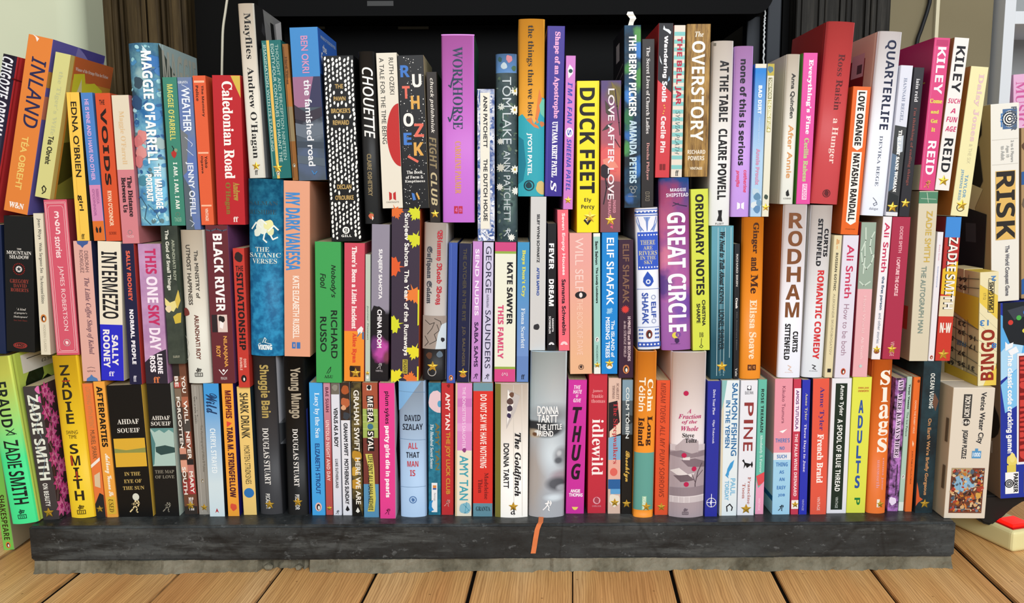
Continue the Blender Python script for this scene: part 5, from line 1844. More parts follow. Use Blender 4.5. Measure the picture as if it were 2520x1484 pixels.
# place every book: the bottom row stands on the slab, the rows above on the books below them
for b in BK:
    a0, a1, ya, c0, c1, yc = b.q
    xt, xb = (a0 + a1) / 2, (c0 + c1) / 2
    if b.row == 'b': b.Y = on_z(xb, yc, 0).y
    elif b.row == 'f': b.Y = on_z(xb, yc, FLOOR_Z).y
    else: b.Y = float(b.opt.get('y', 0.0))
    Pb, Pt = on_y(xb, yc, b.Y), on_y(xt, ya, b.Y)
    if b.row == 'b': Pb.z = 0.0
    b.wt = on_y(a1, ya, b.Y).x - on_y(a0, ya, b.Y).x; b.wb = on_y(c1, yc, b.Y).x - on_y(c0, yc, b.Y).x
    b.xb, b.zb, b.xt, b.zt = Pb.x, Pb.z, Pt.x, Pt.z
    b.w = (b.wt + b.wb) / 2
    b.dx = 0.0
def edges(b):
    lean = math.atan2(b.xt - b.xb, b.zt - b.zb); hw = b.w / 2 / math.cos(lean)
    return lean, hw
def at_z(b, z):
    t = (z - b.zb) / (b.zt - b.zb); return b.xb + (b.xt - b.xb) * t
# neighbours press against each other without passing into one another
def press():
    for _ in range(14):
        for i, b in enumerate(BK):
            for c in BK[i + 1:]:
                lo, hi = max(b.zb, c.zb) + .0004, min(b.zt, c.zt) - .0002
                if hi - lo < .011: continue
                _, hb = edges(b); _, hc = edges(c)
                ov = -1
                for z in (lo, hi):
                    xb_, xc_ = at_z(b, z), at_z(c, z)
                    ov = max(ov, hb + hc - abs(xb_ - xc_) + .0004)
                if 0 < ov < .02:
                    sgn = 1 if at_z(b, lo) < at_z(c, lo) else -1
                    tot = b.w + c.w
                    for k, s in ((b, sgn), (c, -sgn)):
                        o = ov * k.w / tot
                        k.w -= o; k.xb -= s * o * .5; k.xt -= s * o * .5
press()
def top_at(c, x):
    lean, hw = edges(c); return c.zt - math.tan(lean) * (x - c.xt)
for row in 'mt':
    for b in [k for k in BK if k.row == row]:
        lean, hw = edges(b)
        best = None
        for c in BK:
            if c is b or c.row == 'f' or c.zt > b.zb + .03 or c.zt < b.zb - .03: continue
            _, hc = edges(c)
            l, r = max(b.xb - hw, c.xt - hc), min(b.xb + hw, c.xt + hc)
            if r - l < .002: continue
            z = max(top_at(c, l), top_at(c, r)) + .0003
            best = z if best is None else max(best, z)
        if best is not None and abs(best - b.zb) < .02:
            t = (best + abs(math.sin(lean)) * b.w / 2 - b.zb) / (b.zt - b.zb)
            b.xb += (b.xt - b.xb) * t; b.zb += (b.zt - b.zb) * t

press()
for b in BK:
    for e in b.el:
        if e[0] in 'TAE' and e[1] not in SHAPES:
            f = 'si' if e[1].startswith('si') else e[1][0]; s = ' '.join(e[7:])
            for q in (s if 'k' in e[1] else [s]): want(q, f)
        elif e[0] in ('RT', 'LT'):
            f = 'si' if e[1].startswith('si') else e[1][0]; want(' '.join(e[7:]), f)

def clusters(prs):
    """Prints of one kind that lie close together become one mesh; a print that stands apart keeps its own."""
    items = []
    for p in prs:
        if not p.v: continue
        xs_, zs_ = [v[0] for v in p.v], [v[1] for v in p.v]
        items.append([p, min(xs_), max(xs_), min(zs_), max(zs_)])
    done = False
    while not done:
        done = True
        for i in range(len(items)):
            for j in range(i + 1, len(items)):
                a, b = items[i], items[j]
                gx, gz = max(0, a[1] - b[2], b[1] - a[2]), max(0, a[3] - b[4], b[3] - a[4])
                if math.hypot(gx, gz) < .019:
                    pa, pb = a[0], b[0]; o = len(pa.v)
                    pa.v += pb.v; pa.f += [tuple(k + o for k in f) for f in pb.f]; pa.m += [pa.mi(pb.mats[k]) for k in pb.m]
                    items[i] = [pa, min(a[1], b[1]), max(a[2], b[2]), min(a[3], b[3]), max(a[4], b[4])]
                    del items[j]; done = False; break
            if not done: break
    return [i[0] for i in items]

def make_book(b):
    lean = math.atan2(b.xt - b.xb, b.zt - b.zb); h = math.hypot(b.xt - b.xb, b.zt - b.zb)
    hard = b.kind == 'h'; w = b.w - .0003
    d = float(b.opt.get('d', min(.64 * h, .128)))
    bulge = float(b.opt.get('bulge', .005 if hard else 0.0)); bulge = min(bulge, w * .22)
    game = b.kind == 'g'
    nm = b.opt.get('name', 'hardback_book' if hard else 'paperback_book')
    root = thing(nm, b.label, b.opt.get('cat', 'book'), (b.xb, b.Y, b.zb), (0, lean, 0),
                 'game and puzzle boxes at the right end' if game else {'b': 'books in the bottom row', 'm': 'books in the middle row', 't': 'books in the top row'}.get(b.row))
    rad = min(.0024 if hard else .0007, w * .2)
    fy = lambda x: bulge * min(1.0, abs(2 * x / w)) ** 2
    ya, yb_ = b.q[2], b.q[5]
    k = h / (yb_ - ya)                                    # metres per unit of the sheet
    Z = lambda y: h * (1 - (y - ya) / (yb_ - ya))
    S = lambda s: (s - .5) * w
    # ---- cover
    rough = .42 if hard else .36
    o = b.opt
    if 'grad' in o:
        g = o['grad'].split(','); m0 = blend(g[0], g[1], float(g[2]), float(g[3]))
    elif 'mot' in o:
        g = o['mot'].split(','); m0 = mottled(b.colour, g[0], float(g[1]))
    elif 'wood' in o: m0 = woodprint(b.colour, o['wood'])
    else: m0 = mat(b.colour, rough)
    soft = [e[1:] for e in b.el if e[0] == 'M']
    if soft:
        m0 = m0.copy(); m0.name = 'printed_photo'; nt = m0.node_tree; bs = nt.nodes['Principled BSDF']; inp = bs.inputs['Base Color']
        col = inp.links[0].from_socket if inp.links else tuple(inp.default_value)
        for e in soft:
            y, s_, ry, rx = map(float, e[:4]); oc = node(nt, 'ShaderNodeTexCoord')
            su = node(nt, 'ShaderNodeVectorMath', operation='SUBTRACT'); nt.links.new(oc.outputs['Object'], su.inputs[0]); su.inputs[1].default_value = (S(s_), 0, Z(y))
            mu = node(nt, 'ShaderNodeVectorMath', operation='MULTIPLY'); nt.links.new(su.outputs[0], mu.inputs[0]); mu.inputs[1].default_value = (1 / (rx * k), 0, 1 / (ry * k))
            if len(e) > 6:
                nz = node(nt, 'ShaderNodeTexNoise'); nz.inputs['Scale'].default_value = 60; nz.inputs['Detail'].default_value = 4; nt.links.new(oc.outputs['Object'], nz.inputs['Vector'])
                w1 = node(nt, 'ShaderNodeVectorMath', operation='SUBTRACT'); nt.links.new(nz.outputs['Color'], w1.inputs[0]); w1.inputs[1].default_value = (.5, .5, .5)
                w2 = node(nt, 'ShaderNodeVectorMath', operation='SCALE'); nt.links.new(w1.outputs[0], w2.inputs[0]); w2.inputs['Scale'].default_value = float(e[6])
                w3 = node(nt, 'ShaderNodeVectorMath', operation='ADD'); nt.links.new(mu.outputs[0], w3.inputs[0]); nt.links.new(w2.outputs[0], w3.inputs[1])
                w4 = node(nt, 'ShaderNodeVectorMath', operation='MULTIPLY'); nt.links.new(w3.outputs[0], w4.inputs[0]); w4.inputs[1].default_value = (1, 0, 1); mu = w4
            gr = node(nt, 'ShaderNodeTexGradient', gradient_type='SPHERICAL'); nt.links.new(mu.outputs[0], gr.inputs[0])
            top = float(e[5]) if len(e) > 5 else .6
            col = mix(nt, ramp(nt, gr.outputs['Fac'], [(0.0, B0), (top, W1)]), col, lin(e[4]))
        nt.links.new(col, inp)
    mats = [m0]
    def slot(m):
        if m not in mats: mats.append(m)
        return mats.index(m)
    mL = slot(mat(o['L'], rough)) if 'L' in o else 0  # L of the tall white hardback has reflected red light painted in
    mR = slot(mat(o['R'], rough)) if 'R' in o else 0
    bands = [(float(e[1]), float(e[2]), slot(mat(e[3], rough))) for e in b.el if e[0] == 'V']
    zs = sorted({0.0, h} | {min(max(Z(y), 0), h) for t in bands for y in t[:2]})
    zs = [z for i, z in enumerate(zs) if i == 0 or z - zs[i - 1] > 1e-5]
    def band(z):
        y = ya + (1 - z / h) * (yb_ - ya)
        for y0, y1, i in bands:
            if y0 <= y <= y1: return i
        return 0
    tc = .0022 if hard else .0005
    n = 10 if bulge else 1
    xs = [-w / 2 + rad + (w - 2 * rad) * i / n for i in range(n + 1)]
    yb2 = fy(w / 2)
    outer = [(-w / 2, d)]
    if hard: outer += [(-w / 2, yb2 + .012), (-w / 2 + .0007, yb2 + .008)]
    outer += [(-w / 2, yb2 + rad * 1.6), (-w / 2 + rad * .3, yb2 + rad * .45)]
    n_left = len(outer) - 1
    outer += [(x, fy(x)) for x in xs]
    n_sp = len(outer) - 1
    rest = [(w / 2 - rad * .3, yb2 + rad * .45), (w / 2, yb2 + rad * 1.6)]
    if hard: rest += [(w / 2 - .0007, yb2 + .008), (w / 2, yb2 + .012)]
    outer += rest + [(w / 2, d)]
    inner = [(-w / 2 + tc, d), (-w / 2 + tc, yb2 + tc + .001), (w / 2 - tc, yb2 + tc + .001), (w / 2 - tc, d)]
    V, Fc, Mi, Sm = [], [], [], []
    no = len(outer)
    for z in zs: V += [(x, y, z) for x, y in outer]
    for j in range(len(zs) - 1):
        bi = band((zs[j] + zs[j + 1]) / 2)
        for i in range(no - 1):
            a = j * no + i
            Fc.append((a, a + 1, a + 1 + no, a + no))
            Mi.append(mL if i < n_left - 1 else (bi if i < n_sp + 1 else mR)); Sm.append(bulge > 0 and n_left <= i < n_sp)
    off = len(V)
    for z in (0.0, h): V += [(x, y, z) for x, y in inner]
    for i in range(3): Fc.append((off + i + 1, off + i, off + 4 + i, off + 5 + i)); Mi.append(0); Sm.append(False)
    for z_i, base_o, flip in ((0, 0, 0), (1, (len(zs) - 1) * no, 1)):
        q = off + 4 * z_i
        lb, rb = list(range(base_o, base_o + n_left)), list(range(base_o + n_sp + 2, base_o + no))
        mid = list(range(base_o + n_left - 1, base_o + n_sp + 3))
        for f, mi in ((lb + [q + 1, q], mL), (mid + [q + 2, q + 1], band(0 if z_i == 0 else h)), (rb + [q + 3, q + 2], mR)):
            Fc.append(tuple(f[::-1] if flip else f)); Mi.append(mi); Sm.append(False)
    a = 0; c = (len(zs) - 1) * no
    Fc.append((0, c, off + 4, off)); Mi.append(mL); Sm.append(False)
    Fc.append((no - 1, off + 3, off + 7, c + no - 1)); Mi.append(mR); Sm.append(False)
    if game:
        bm = box_bm(-w / 2, w / 2, 0.0, d, 0.0, h, bev=.0012, seg=2)
        for f in bm.faces:
            if f.normal.x < -.7: f.material_index = mL
        link('box_body', bm_mesh('box_body', bm, mats), root)
        e2 = .0006
        box('box_lid', (-w / 2 - e2, w / 2 + e2, d * .45, d + e2, -e2 * 0 + .0001, h + e2), mat(b.opt.get('L', b.colour), .6), root, .0008)
        rad = .0002
    else:
        link('cover', mesh('cover', V, Fc, mats, Mi, Sm), root)
    # ---- page block
    if not game:
        zi, di = (.0035, .0045) if hard else (.0006, .0004)
        box('page_block', (-w / 2 + tc, w / 2 - tc, yb2 + tc + .0012, d - di, zi if hard else zi, h - zi), PAGES, root)
    # ---- prints
    cuts = list(xs) + ([-w / 2 + rad * .5, w / 2 - rad * .5]) if bulge else None
    parts = {}
    hw = w / 2
    def place(x, z, l):
        if not bulge:
            x = max(-hw + .0003, min(hw - .0003, x)); return Vector((x, -l, z))
        x = max(-hw + .0001, min(hw - .0001, x)); e = abs(x) - (hw - rad)
        return Vector((x, (fy(x) if e <= 0 else fy(hw - rad) + e * .45) - l, z))
    PR = lambda s: (lambda x, z, l: Vector((s * (hw + l + (.0008 if game else 0)), x, z)))
    li = 0
    for e in b.el:
        kd = e[0]; li += 1; lift = .00014 + .00003 * li
        if kd == 'V': continue
        if kd == 'G':
            y, s, r = map(float, e[1:4]); x, z, r = S(s), Z(y), r * k
            star = p_star(x, z, r, 5, .45); y0 = fy(x) - .0001 - .00003 * len(b.el) - .0002
            vs = [(p[0], y0, p[1]) for p in star] + [(x, y0 - .0006, z)] + [(p[0], y0 + .0004, p[1]) for p in star]
            fs = [(i, (i + 1) % 10, 10) for i in range(10)] + [(i, 11 + i, 11 + (i + 1) % 10, (i + 1) % 10) for i in range(10)]
            st = link('star_sticker', mesh('star_sticker', vs, fs, [GOLD]), root); st['label'] = 'shiny gold foil star sticker'
            continue
        if kd == 'M': continue
        pr = Print(); parts.setdefault(PART[kd], []).append(pr)
        if kd == 'D':
            g = random.Random(3); m = mat(e[1]); rows = 38; cols = 8
            txt = [(float(q[2]) - 5, float(q[3]) + 5, float(q[4]) - .06, float(q[5]) + .06) for q in b.el if q[0] in 'AE' and q[1] not in SHAPES] + [(556, 580, .32, .68)]
            for r in range(rows):
                for c in range(cols):
                    y = ya + 7 + (yb_ - ya - 10) * (r + (.5 if c % 2 else 0)) / rows + g.uniform(-1.5, 1.5); s = .07 + .124 * c + g.uniform(-.015, .015)
                    if any(t[0] < y < t[1] and t[2] < s < t[3] for t in txt) or y > yb_ - 4: continue
                    rx, rz, an = 2.6 * k * g.uniform(.8, 1.2), 4.9 * k * g.uniform(.75, 1.15), g.uniform(-.1, .5)
                    pr.poly([(S(s) + u * math.cos(an) + v * math.sin(an), Z(y) - u * math.sin(an) + v * math.cos(an)) for u, v in p_ell(0, 0, rx, rz, 12)], m, lift)
            continue
        if kd == 'X':
            g = random.Random(4); m = mat(e[1])
            for _ in range(int(e[2])):
                r = k * g.choice([.5, .7, .9, 1.4]); pr.poly(p_ell(S(g.uniform(.05, .95)), Z(g.uniform(ya + 4, yb_ - 4)), r, r, 8), m, lift)
            continue
        if kd == 'Z':
            y0, y1, nn = float(e[1]), float(e[2]), int(e[3]); st = (y1 - y0) / nn
            for i in range(nn):
                p = y0 + i * st; pr.poly([(S(0), Z(p + st * .5)), (S(1), Z(p + st * .5)), (S(1), Z(p)), (S(0), Z(p))], mat(e[4]), lift)
            continue
        if kd in ('R', 'L'):
            shape(pr, e[1], e[2:], mat, (lambda s: s * d), (lambda t: h * (1 - t)), 1.0, .00006 + .00001 * li); continue
        f = 'si' if e[1].startswith('si') else e[1][0]
        if kd in ('RT', 'LT'):
            t0, t1, s0, s1 = map(float, e[2:6])
            if kd == 'LT': s0, s1 = s1, s0
            letters(pr, f, '+' in e[1], 2 if 'o' in e[1] else True, s0 * d, s1 * d, h * (1 - t1), h * (1 - t0), ' '.join(e[7:]), mat(e[6]), .00006 + .00001 * li); continue
        if e[1] in SHAPES: shape(pr, e[1], e[2:], mat, S, Z, k, lift); continue
        y0, y1, s0, s1 = map(float, e[2:6]); m = mat(e[6]); text = ' '.join(e[7:]); fl = e[1][len(f):]
        if 'k' in fl:
            st = (y1 - y0) / len(text)
            for i, ch in enumerate(text):
                letters(pr, f, '+' in fl, True, S(s0), S(s1), Z(y0 + st * (i + .92)), Z(y0 + st * (i + .08)), ch, m, lift, True)
        else: letters(pr, f, '+' in fl, None if 'u' in fl else 2 if 'o' in fl else 'h' in fl, S(s0), S(s1), Z(y1), Z(y0), text, m, lift)
    for nm, pr in [(nm, q) for nm, l in parts.items() for q in clusters(l)]:
        if nm in ('cover_print', 'back_cover_print'): pr.build(nm, root, PR(1 if nm == 'cover_print' else -1))
        else: pr.build(nm, root, place, cuts)
    b.root = root; b.h = h; b.d = d
    return root
set_all_text()
for b in BK: make_book(b)

# ------------------------------------------------------------------ the room around the books
def structure(o): o['kind'] = 'structure'; return o
def wall_paint(name, h, h2):
    m, nt, s = base(name, .7, .2)
    f = ramp(nt, noise(nt, 3.0, 3, coords(nt)), [(0.3, lin(h)), (0.7, lin(h2))])
    nt.links.new(f, s.inputs['Base Color']); return m
def bump(nt, s, height, strength, dist):
    b = node(nt, 'ShaderNodeBump'); b.inputs['Strength'].default_value = strength; b.inputs['Distance'].default_value = dist
    nt.links.new(height, b.inputs['Height']); nt.links.new(b.outputs[0], s.inputs['Normal'])

# floorboards: long planks running away from the slab at a slight angle, dark gaps between them
def plank_mat():
    m, nt, s = base('pine_boards', .42, .35)
    v = coords(nt, 'Object', (1, 1, 1))
    at = node(nt, 'ShaderNodeAttribute', attribute_name='plank')
    off = node(nt, 'ShaderNodeVectorMath', operation='ADD'); nt.links.new(v, off.inputs[0])
    sc = node(nt, 'ShaderNodeVectorMath', operation='SCALE'); nt.links.new(at.outputs['Vector'], sc.inputs[0]); sc.inputs['Scale'].default_value = 7.3
    nt.links.new(sc.outputs[0], off.inputs[1])
    mp = node(nt, 'ShaderNodeMapping'); mp.inputs['Scale'].default_value = (9, 1.1, 1); nt.links.new(off.outputs[0], mp.inputs['Vector'])
    big = noise(nt, 1.4, 2, mp.outputs[0], .5)
    w = node(nt, 'ShaderNodeTexWave', wave_type='BANDS', bands_direction='X'); w.inputs['Scale'].default_value = 9.0
    w.inputs['Distortion'].default_value = 11.0; w.inputs['Detail'].default_value = 3.0; w.inputs['Detail Scale'].default_value = .7
    nt.links.new(mp.outputs[0], w.inputs['Vector'])
    mp2 = node(nt, 'ShaderNodeMapping'); mp2.inputs['Scale'].default_value = (160, 5, 1); nt.links.new(off.outputs[0], mp2.inputs['Vector'])
    fine = noise(nt, 1.0, 5, mp2.outputs[0])
    c1 = ramp(nt, big, [(.3, lin('d2985c')), (.5, lin('e0ae6e')), (.72, lin('ebc188'))])
    c2 = mix(nt, ramp(nt, w.outputs[0], [(.62, B0), (1.0, (.42, .42, .42, 1))]), c1, lin('8a5424'))
    c3 = mix(nt, ramp(nt, fine, [(.35, (.35, .35, .35, 1)), (.6, B0)]), c2, lin('80501f'))
    vo = node(nt, 'ShaderNodeTexVoronoi'); vo.inputs['Scale'].default_value = 6.5; nt.links.new(off.outputs[0], vo.inputs['Vector'])
    c4 = mix(nt, ramp(nt, vo.outputs['Distance'], [(.02, (.85, .85, .85, 1)), (.075, B0)]), c3, lin('5a3414'))
    sp = node(nt, 'ShaderNodeTexVoronoi'); sp.inputs['Scale'].default_value = 38; nt.links.new(off.outputs[0], sp.inputs['Vector'])
    c5 = mix(nt, ramp(nt, sp.outputs['Distance'], [(.03, (.7, .7, .7, 1)), (.08, B0)]), c4, lin('6a4218'))
    nt.links.new(c5, s.inputs['Base Color'])
    nt.links.new(ramp(nt, big, [(.3, (.5, .5, .5, 1)), (.7, (.36, .36, .36, 1))]), s.inputs['Roughness'])
    bump(nt, s, fine, .25, .0006); return m
DIRV = ray(1409, 742); DIRV.z = 0; DIRV.normalize()
gaps = [(-1840, 9), (-1560, 9), (-1280, 9), (-1000, 9), (-720, 12), (-440, 10), (-170, 10), (95, 15), (365, 6), (627, 8), (887, 8), (1148, 9), (1409, 2.5), (1672, 9), (1943, 11), (2210, 8), (2500, 12), (2760, 9), (3030, 9), (3300, 9), (3570, 9), (3840, 9)]
bm = bmesh.new(); lay = bm.verts.layers.float_vector.new('plank')
for i, ((p0, g0), (p1, g1)) in enumerate(zip(gaps, gaps[1:])):
    A, B = on_z(p0 + g0 * .6, 1484, FLOOR_Z), on_z(p1 - g1 * .6, 1484, FLOOR_Z)
    rnd = Vector((random.random(), random.random(), 0))
    lo, hi = -1.3, 2.0
    q = [A + DIRV * lo, B + DIRV * lo, B + DIRV * hi, A + DIRV * hi]
    vs = [bm.verts.new(p) for p in q] + [bm.verts.new(p - Vector((0, 0, .006))) for p in q]
    for v in vs: v[lay] = rnd
    for f in ((0, 1, 2, 3), (7, 6, 5, 4), (0, 4, 5, 1), (1, 5, 6, 2), (2, 6, 7, 3), (3, 7, 4, 0)): bm.faces.new([vs[j] for j in f])
es = [e for e in bm.edges if abs(e.verts[0].co.z - FLOOR_Z) < 1e-4 and abs(e.verts[1].co.z - FLOOR_Z) < 1e-4]
bmesh.ops.bevel(bm, geom=es, offset=.0012, segments=2, affect='EDGES')
FA = math.atan2(-DIRV.x, DIRV.y)
bmesh.ops.rotate(bm, verts=bm.verts[:], cent=(0, 0, 0), matrix=Matrix.Rotation(-FA, 3, 'Z'))
fl_o = structure(link('floor', bm_mesh('floor', bm, [plank_mat()]))); fl_o.rotation_euler = (0, 0, FA)
structure(box('floor_trim', (-2, 2.4, -1.6, 2.0, FLOOR_Z - .05, FLOOR_Z - .0063), mat('14110e', .95, .05)))['label'] = 'dark void under the boards'

# hearth slab and the crumbling mortar it lies on
def slate():
    m, nt, s = base('slate', .42, .3)
    n1 = noise(nt, 4.0, 9, coords(nt, 'Object', (1.2, 1.5, 3.5)), .7)
    c = ramp(nt, n1, [(.36, lin('1a1c1d')), (.5, lin('2c2f30')), (.64, lin('404445'))])
    def layer(c, sc, scale, lo, hi, amt, h, det=7, rg=.7):
        f = noise(nt, scale, det, coords(nt, 'Object', sc), rg)
        return mix(nt, ramp(nt, f, [(lo, B0), (hi, (amt, amt, amt, 1))]), c, lin(h)), f
    c, _ = layer(c, (.6, 1, 5), 6.0, .52, .62, .55, '5a5e5d')          # pale horizontal scuffs
    c, _ = layer(c, (.5, 1, 3.2), 7.3, .55, .63, .8, '0f1011')         # dark smears
    c, _ = layer(c, (.45, 1, 1.4), 4.4, .60, .70, .5, '63604c')        # yellowish limescale
    c, f2 = layer(c, (1, 1, 1), 110, .52, .7, .55, '151617', 4)
    c, _ = layer(c, (1, 1, 1.6), 70, .62, .72, .5, '6f7374', 3)        # pale flecks
    vo = node(nt, 'ShaderNodeTexVoronoi', feature='DISTANCE_TO_EDGE'); vo.inputs['Scale'].default_value = 3.2
    nt.links.new(coords(nt, 'Object', (1, .3, .35)), vo.inputs['Vector'])
    c = mix(nt, ramp(nt, vo.outputs['Distance'], [(.002, (.45, .45, .45, 1)), (.006, B0)]), c, lin('111213'))   # thin scratches
    nt.links.new(c, s.inputs['Base Color'])
    nt.links.new(ramp(nt, n1, [(.3, (.32, .32, .32, 1)), (.7, (.5, .5, .5, 1))]), s.inputs['Roughness'])
    bump(nt, s, f2, .35, .0012); return m
def mortar():
    m, nt, s = base('old_mortar', .92, .1)
    n1 = noise(nt, 14, 8, coords(nt), .7)
    c = ramp(nt, n1, [(.3, lin('4a4538')), (.5, lin('757060')), (.72, lin('938d7c'))])
    nt.links.new(c, s.inputs['Base Color']); bump(nt, s, n1, .7, .006); return m
SX0, SX1 = on_y(68, 1293, SLAB_FRONT).x, on_y(2355, 1285, SLAB_FRONT).x
SLAB_B = on_y(1260, 1377, SLAB_FRONT).z
hearth = thing('hearth_slab', 'long dark slate hearth slab lying on the floorboards under the bottom row of books', 'hearth', (0, 0, FLOOR_Z))
bm = bmesh.new()
bm = box_bm(SX0, SX1, SLAB_FRONT, .60, SLAB_B - FLOOR_Z, -FLOOR_Z, bm=bm)
bmesh.ops.subdivide_edges(bm, edges=[e for e in bm.edges if abs(e.verts[0].co.x - e.verts[1].co.x) > .5], cuts=60)
g = random.Random(5)
for v in bm.verts:
    if v.co.y < 0 and SX0 + .01 < v.co.x < SX1 - .01: v.co.y += g.uniform(-.0006, .0006)
bmesh.ops.bevel(bm, geom=[e for e in bm.edges if len(e.link_faces) == 2 and e.calc_face_angle() > 1], offset=.0035, segments=3, affect='EDGES')
link('slab', bm_mesh('slab', bm, [slate()]), hearth)
bm = bmesh.new(); g = random.Random(9); N = 260
prof = []
for i in range(N + 1):
    x = SX0 + .004 + (SX1 - SX0 - .006) * i / N; t = i / N
    y = SLAB_FRONT + .004 + .004 * math.sin(t * 37) * math.sin(t * 11) + g.uniform(-.0014, .0014)
    if .245 < t < .30: y += .016 + g.uniform(-.004, .004)                       # the piece that has crumbled away
    if .545 < t < .565: y += .006
    prof.append((x, y))
H = SLAB_B - FLOOR_Z + .0005
rows = [[bm.verts.new((x, y - .007 * (1 - k / 4) ** 1.5 * (.6 + .6 * g.random()) + g.uniform(-.001, .001), H * k / 4)) for x, y in prof] for k in range(5)]
back = [bm.verts.new((x, .58, H)) for x, y in prof]; backb = [bm.verts.new((x, .58, 0)) for x, y in prof]
for a, b in zip(rows, rows[1:] ):
    for i in range(N): bm.faces.new((a[i], a[i + 1], b[i + 1], b[i]))
for i in range(N): bm.faces.new((rows[4][i], rows[4][i + 1], back[i + 1], back[i])); bm.faces.new((back[i], back[i + 1], backb[i + 1], backb[i]))
for j in (0, N): bm.faces.new([r[j] for r in rows] + [back[j], backb[j]])
link('mortar_bed', bm_mesh('mortar_bed', bm, [mortar()]), hearth)['label'] = 'crumbling grey mortar under the slab'
for i, (px, w_) in enumerate(((665, .013), (740, .012), (600, .009))):
    p = on_z(px, 1397 - 3 * i, FLOOR_Z); p.y = SLAB_FRONT + .008
    bm = bmesh.new(); bmesh.ops.create_icosphere(bm, subdivisions=2, radius=w_ / 2)
    for v in bm.verts: v.co *= 1 + g.uniform(-.18, .18); v.co.z *= .75
    o = link('mortar_lump', bm_mesh('mortar_lump', bm, [mortar()]), hearth)
    o.location = (p.x, p.y, w_ * .36)

# left wall with its rounded corner, the panelled surround and the dark opening
WALL = wall_paint('pale_green_paint', 'cfd4b8', 'c6ccb0')
WALLR = wall_paint('shade_toned_paint', '857b60', '7a7056')  # wall paint darkened to olive, with the right side's shade painted in
xc = on_y(190, 60, .20).x
bm = bmesh.new(); pts = [(-3.0, .20)] + [(xc - .035 + .035 * math.sin(a), .235 - .035 * math.cos(a)) for a in [math.pi / 2 * i / 40 for i in range(41)]] + [(xc, .62), (-3.0, .62)]
lo = [bm.verts.new((x, y, FLOOR_Z)) for x, y in pts]; hi = [bm.verts.new((x, y, 2.2)) for x, y in pts]
for i in range(len(pts)): j = (i + 1) % len(pts); bm.faces.new((lo[i], lo[j], hi[j], hi[i]))
bm.faces.new(hi); bm.faces.new(lo[::-1])
structure(link('wall_left', bm_mesh('wall_left', bm, [WALL])))
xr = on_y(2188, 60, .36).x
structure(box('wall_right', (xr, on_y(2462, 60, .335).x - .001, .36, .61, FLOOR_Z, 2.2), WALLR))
structure(box('wall_back', (-3.0, 2.6, .62, .70, FLOOR_Z, 2.2), mat('1c1912', .8)))
structure(box('baseboard_left', (-3.0, xc - .05, .185, .2005, FLOOR_Z, FLOOR_Z + .12), mat('d8d4c4', .5), bev=.002))

def old_wood(name, a, b, c):
    m, nt, s = base(name, .6, .12)
    v = coords(nt, 'Object', (45, 45, 2.2)); n1 = noise(nt, 1.6, 7, v, .7)
    col = ramp(nt, n1, [(.32, lin(a)), (.52, lin(b)), (.75, lin(c))])
    nt.links.new(col, s.inputs['Base Color']); bump(nt, s, n1, .4, .001); return m
WOOD = old_wood('dark_oak', '221a0f', '40331f', '5e4d31')
WOODR = old_wood('grey_oak', '191714', '2b2926', '4a4640')
sur = thing('fireplace_surround', 'dark weathered wooden fireplace surround with fluted posts behind the upper books', 'fireplace surround', (0, .32, FLOOR_Z))
def post(px0, px1, grooves, m, Y=.30):
    x0, x1 = on_y(px0, 80, Y).x, on_y(px1, 80, Y).x
    p = link('pilaster', bm_mesh('pilaster', box_bm(x0, x1, Y + .012 - .32, Y + .10 - .32, 0.0, 2.2), [m]), sur)
    ed = [px0] + grooves + [px1]
    for a, b in zip(ed, ed[1:]):
        xa, xb = on_y(a, 80, Y).x + (.003 if a != px0 else 0), on_y(b, 80, Y).x - (.003 if b != px1 else 0)
        box('panel_moulding', (xa, xb, Y - .32, Y + .014 - .32, 0.0, 2.2), m, p, .004, 3)
        if xb - xa > .03: box('panel_moulding', (xa + .008, xb - .008, Y - .005 - .32, Y + .002 - .32, 0.0, 2.2), m, p, .0022, 2)
post(238, 462, [296, 308, 352, 360, 398, 412], WOOD)
post(1958, 2190, [2016, 2024, 2068, 2076, 2128, 2138], WOODR)
xa, xb = on_y(462, 80, .31).x, on_y(1958, 80, .31).x
box('fire_slip', (xa, on_y(655, 80, .34).x, .02, .05, 0.0, 2.2), mat('0e0d0c', .6, .06), sur)['label'] = 'plain black inner panel beside the left post'
box('fire_slip', (on_y(1925, 80, .34).x, xb, .02, .05, 0.0, 2.2), mat('0b0b0b', .6, .06), sur)['label'] = 'plain black inner panel beside the right post'

# the television stand that fills the opening: black shelf above, dark glass behind, steel posts
stand = thing('television_stand', 'black television stand with a rounded shelf edge and dark posts filling the fireplace opening', 'tv stand', (0, .24, FLOOR_Z))
BLK = mat('08080a', .4, .08); BLKM = mat('0a0a0b', .6, .06)
z0 = on_y(1300, 40, .22).z - FLOOR_Z
x0, x1 = on_y(640, 20, .22).x, on_y(1898, 20, .22).x
bm = bmesh.new(); r_ = .03
prof = [(x0, z0), (x1 - r_, z0)] + [(x1 - r_ + r_ * math.sin(a), z0 + r_ - r_ * math.cos(a)) for a in [math.pi / 2 * i / 8 for i in range(1, 9)]] + [(x1, z0 + .16), (x0, z0 + .16)]
A = [bm.verts.new((x, -.03, z)) for x, z in prof]; B = [bm.verts.new((x, .30, z)) for x, z in prof]
bm.faces.new(A); bm.faces.new(B[::-1])
for i in range(len(prof)): j = (i + 1) % len(prof); bm.faces.new((A[i], B[i], B[j], A[j]))
link('shelf', bm_mesh('shelf', bm, [BLKM]), stand)
bx0, bx1 = on_y(700, 80, .30).x, on_y(1715, 80, .30).x
box('glass_back', (bx0, bx1, .06, .07, .0, z0 + .02), mat('040405', .5, .06), stand)
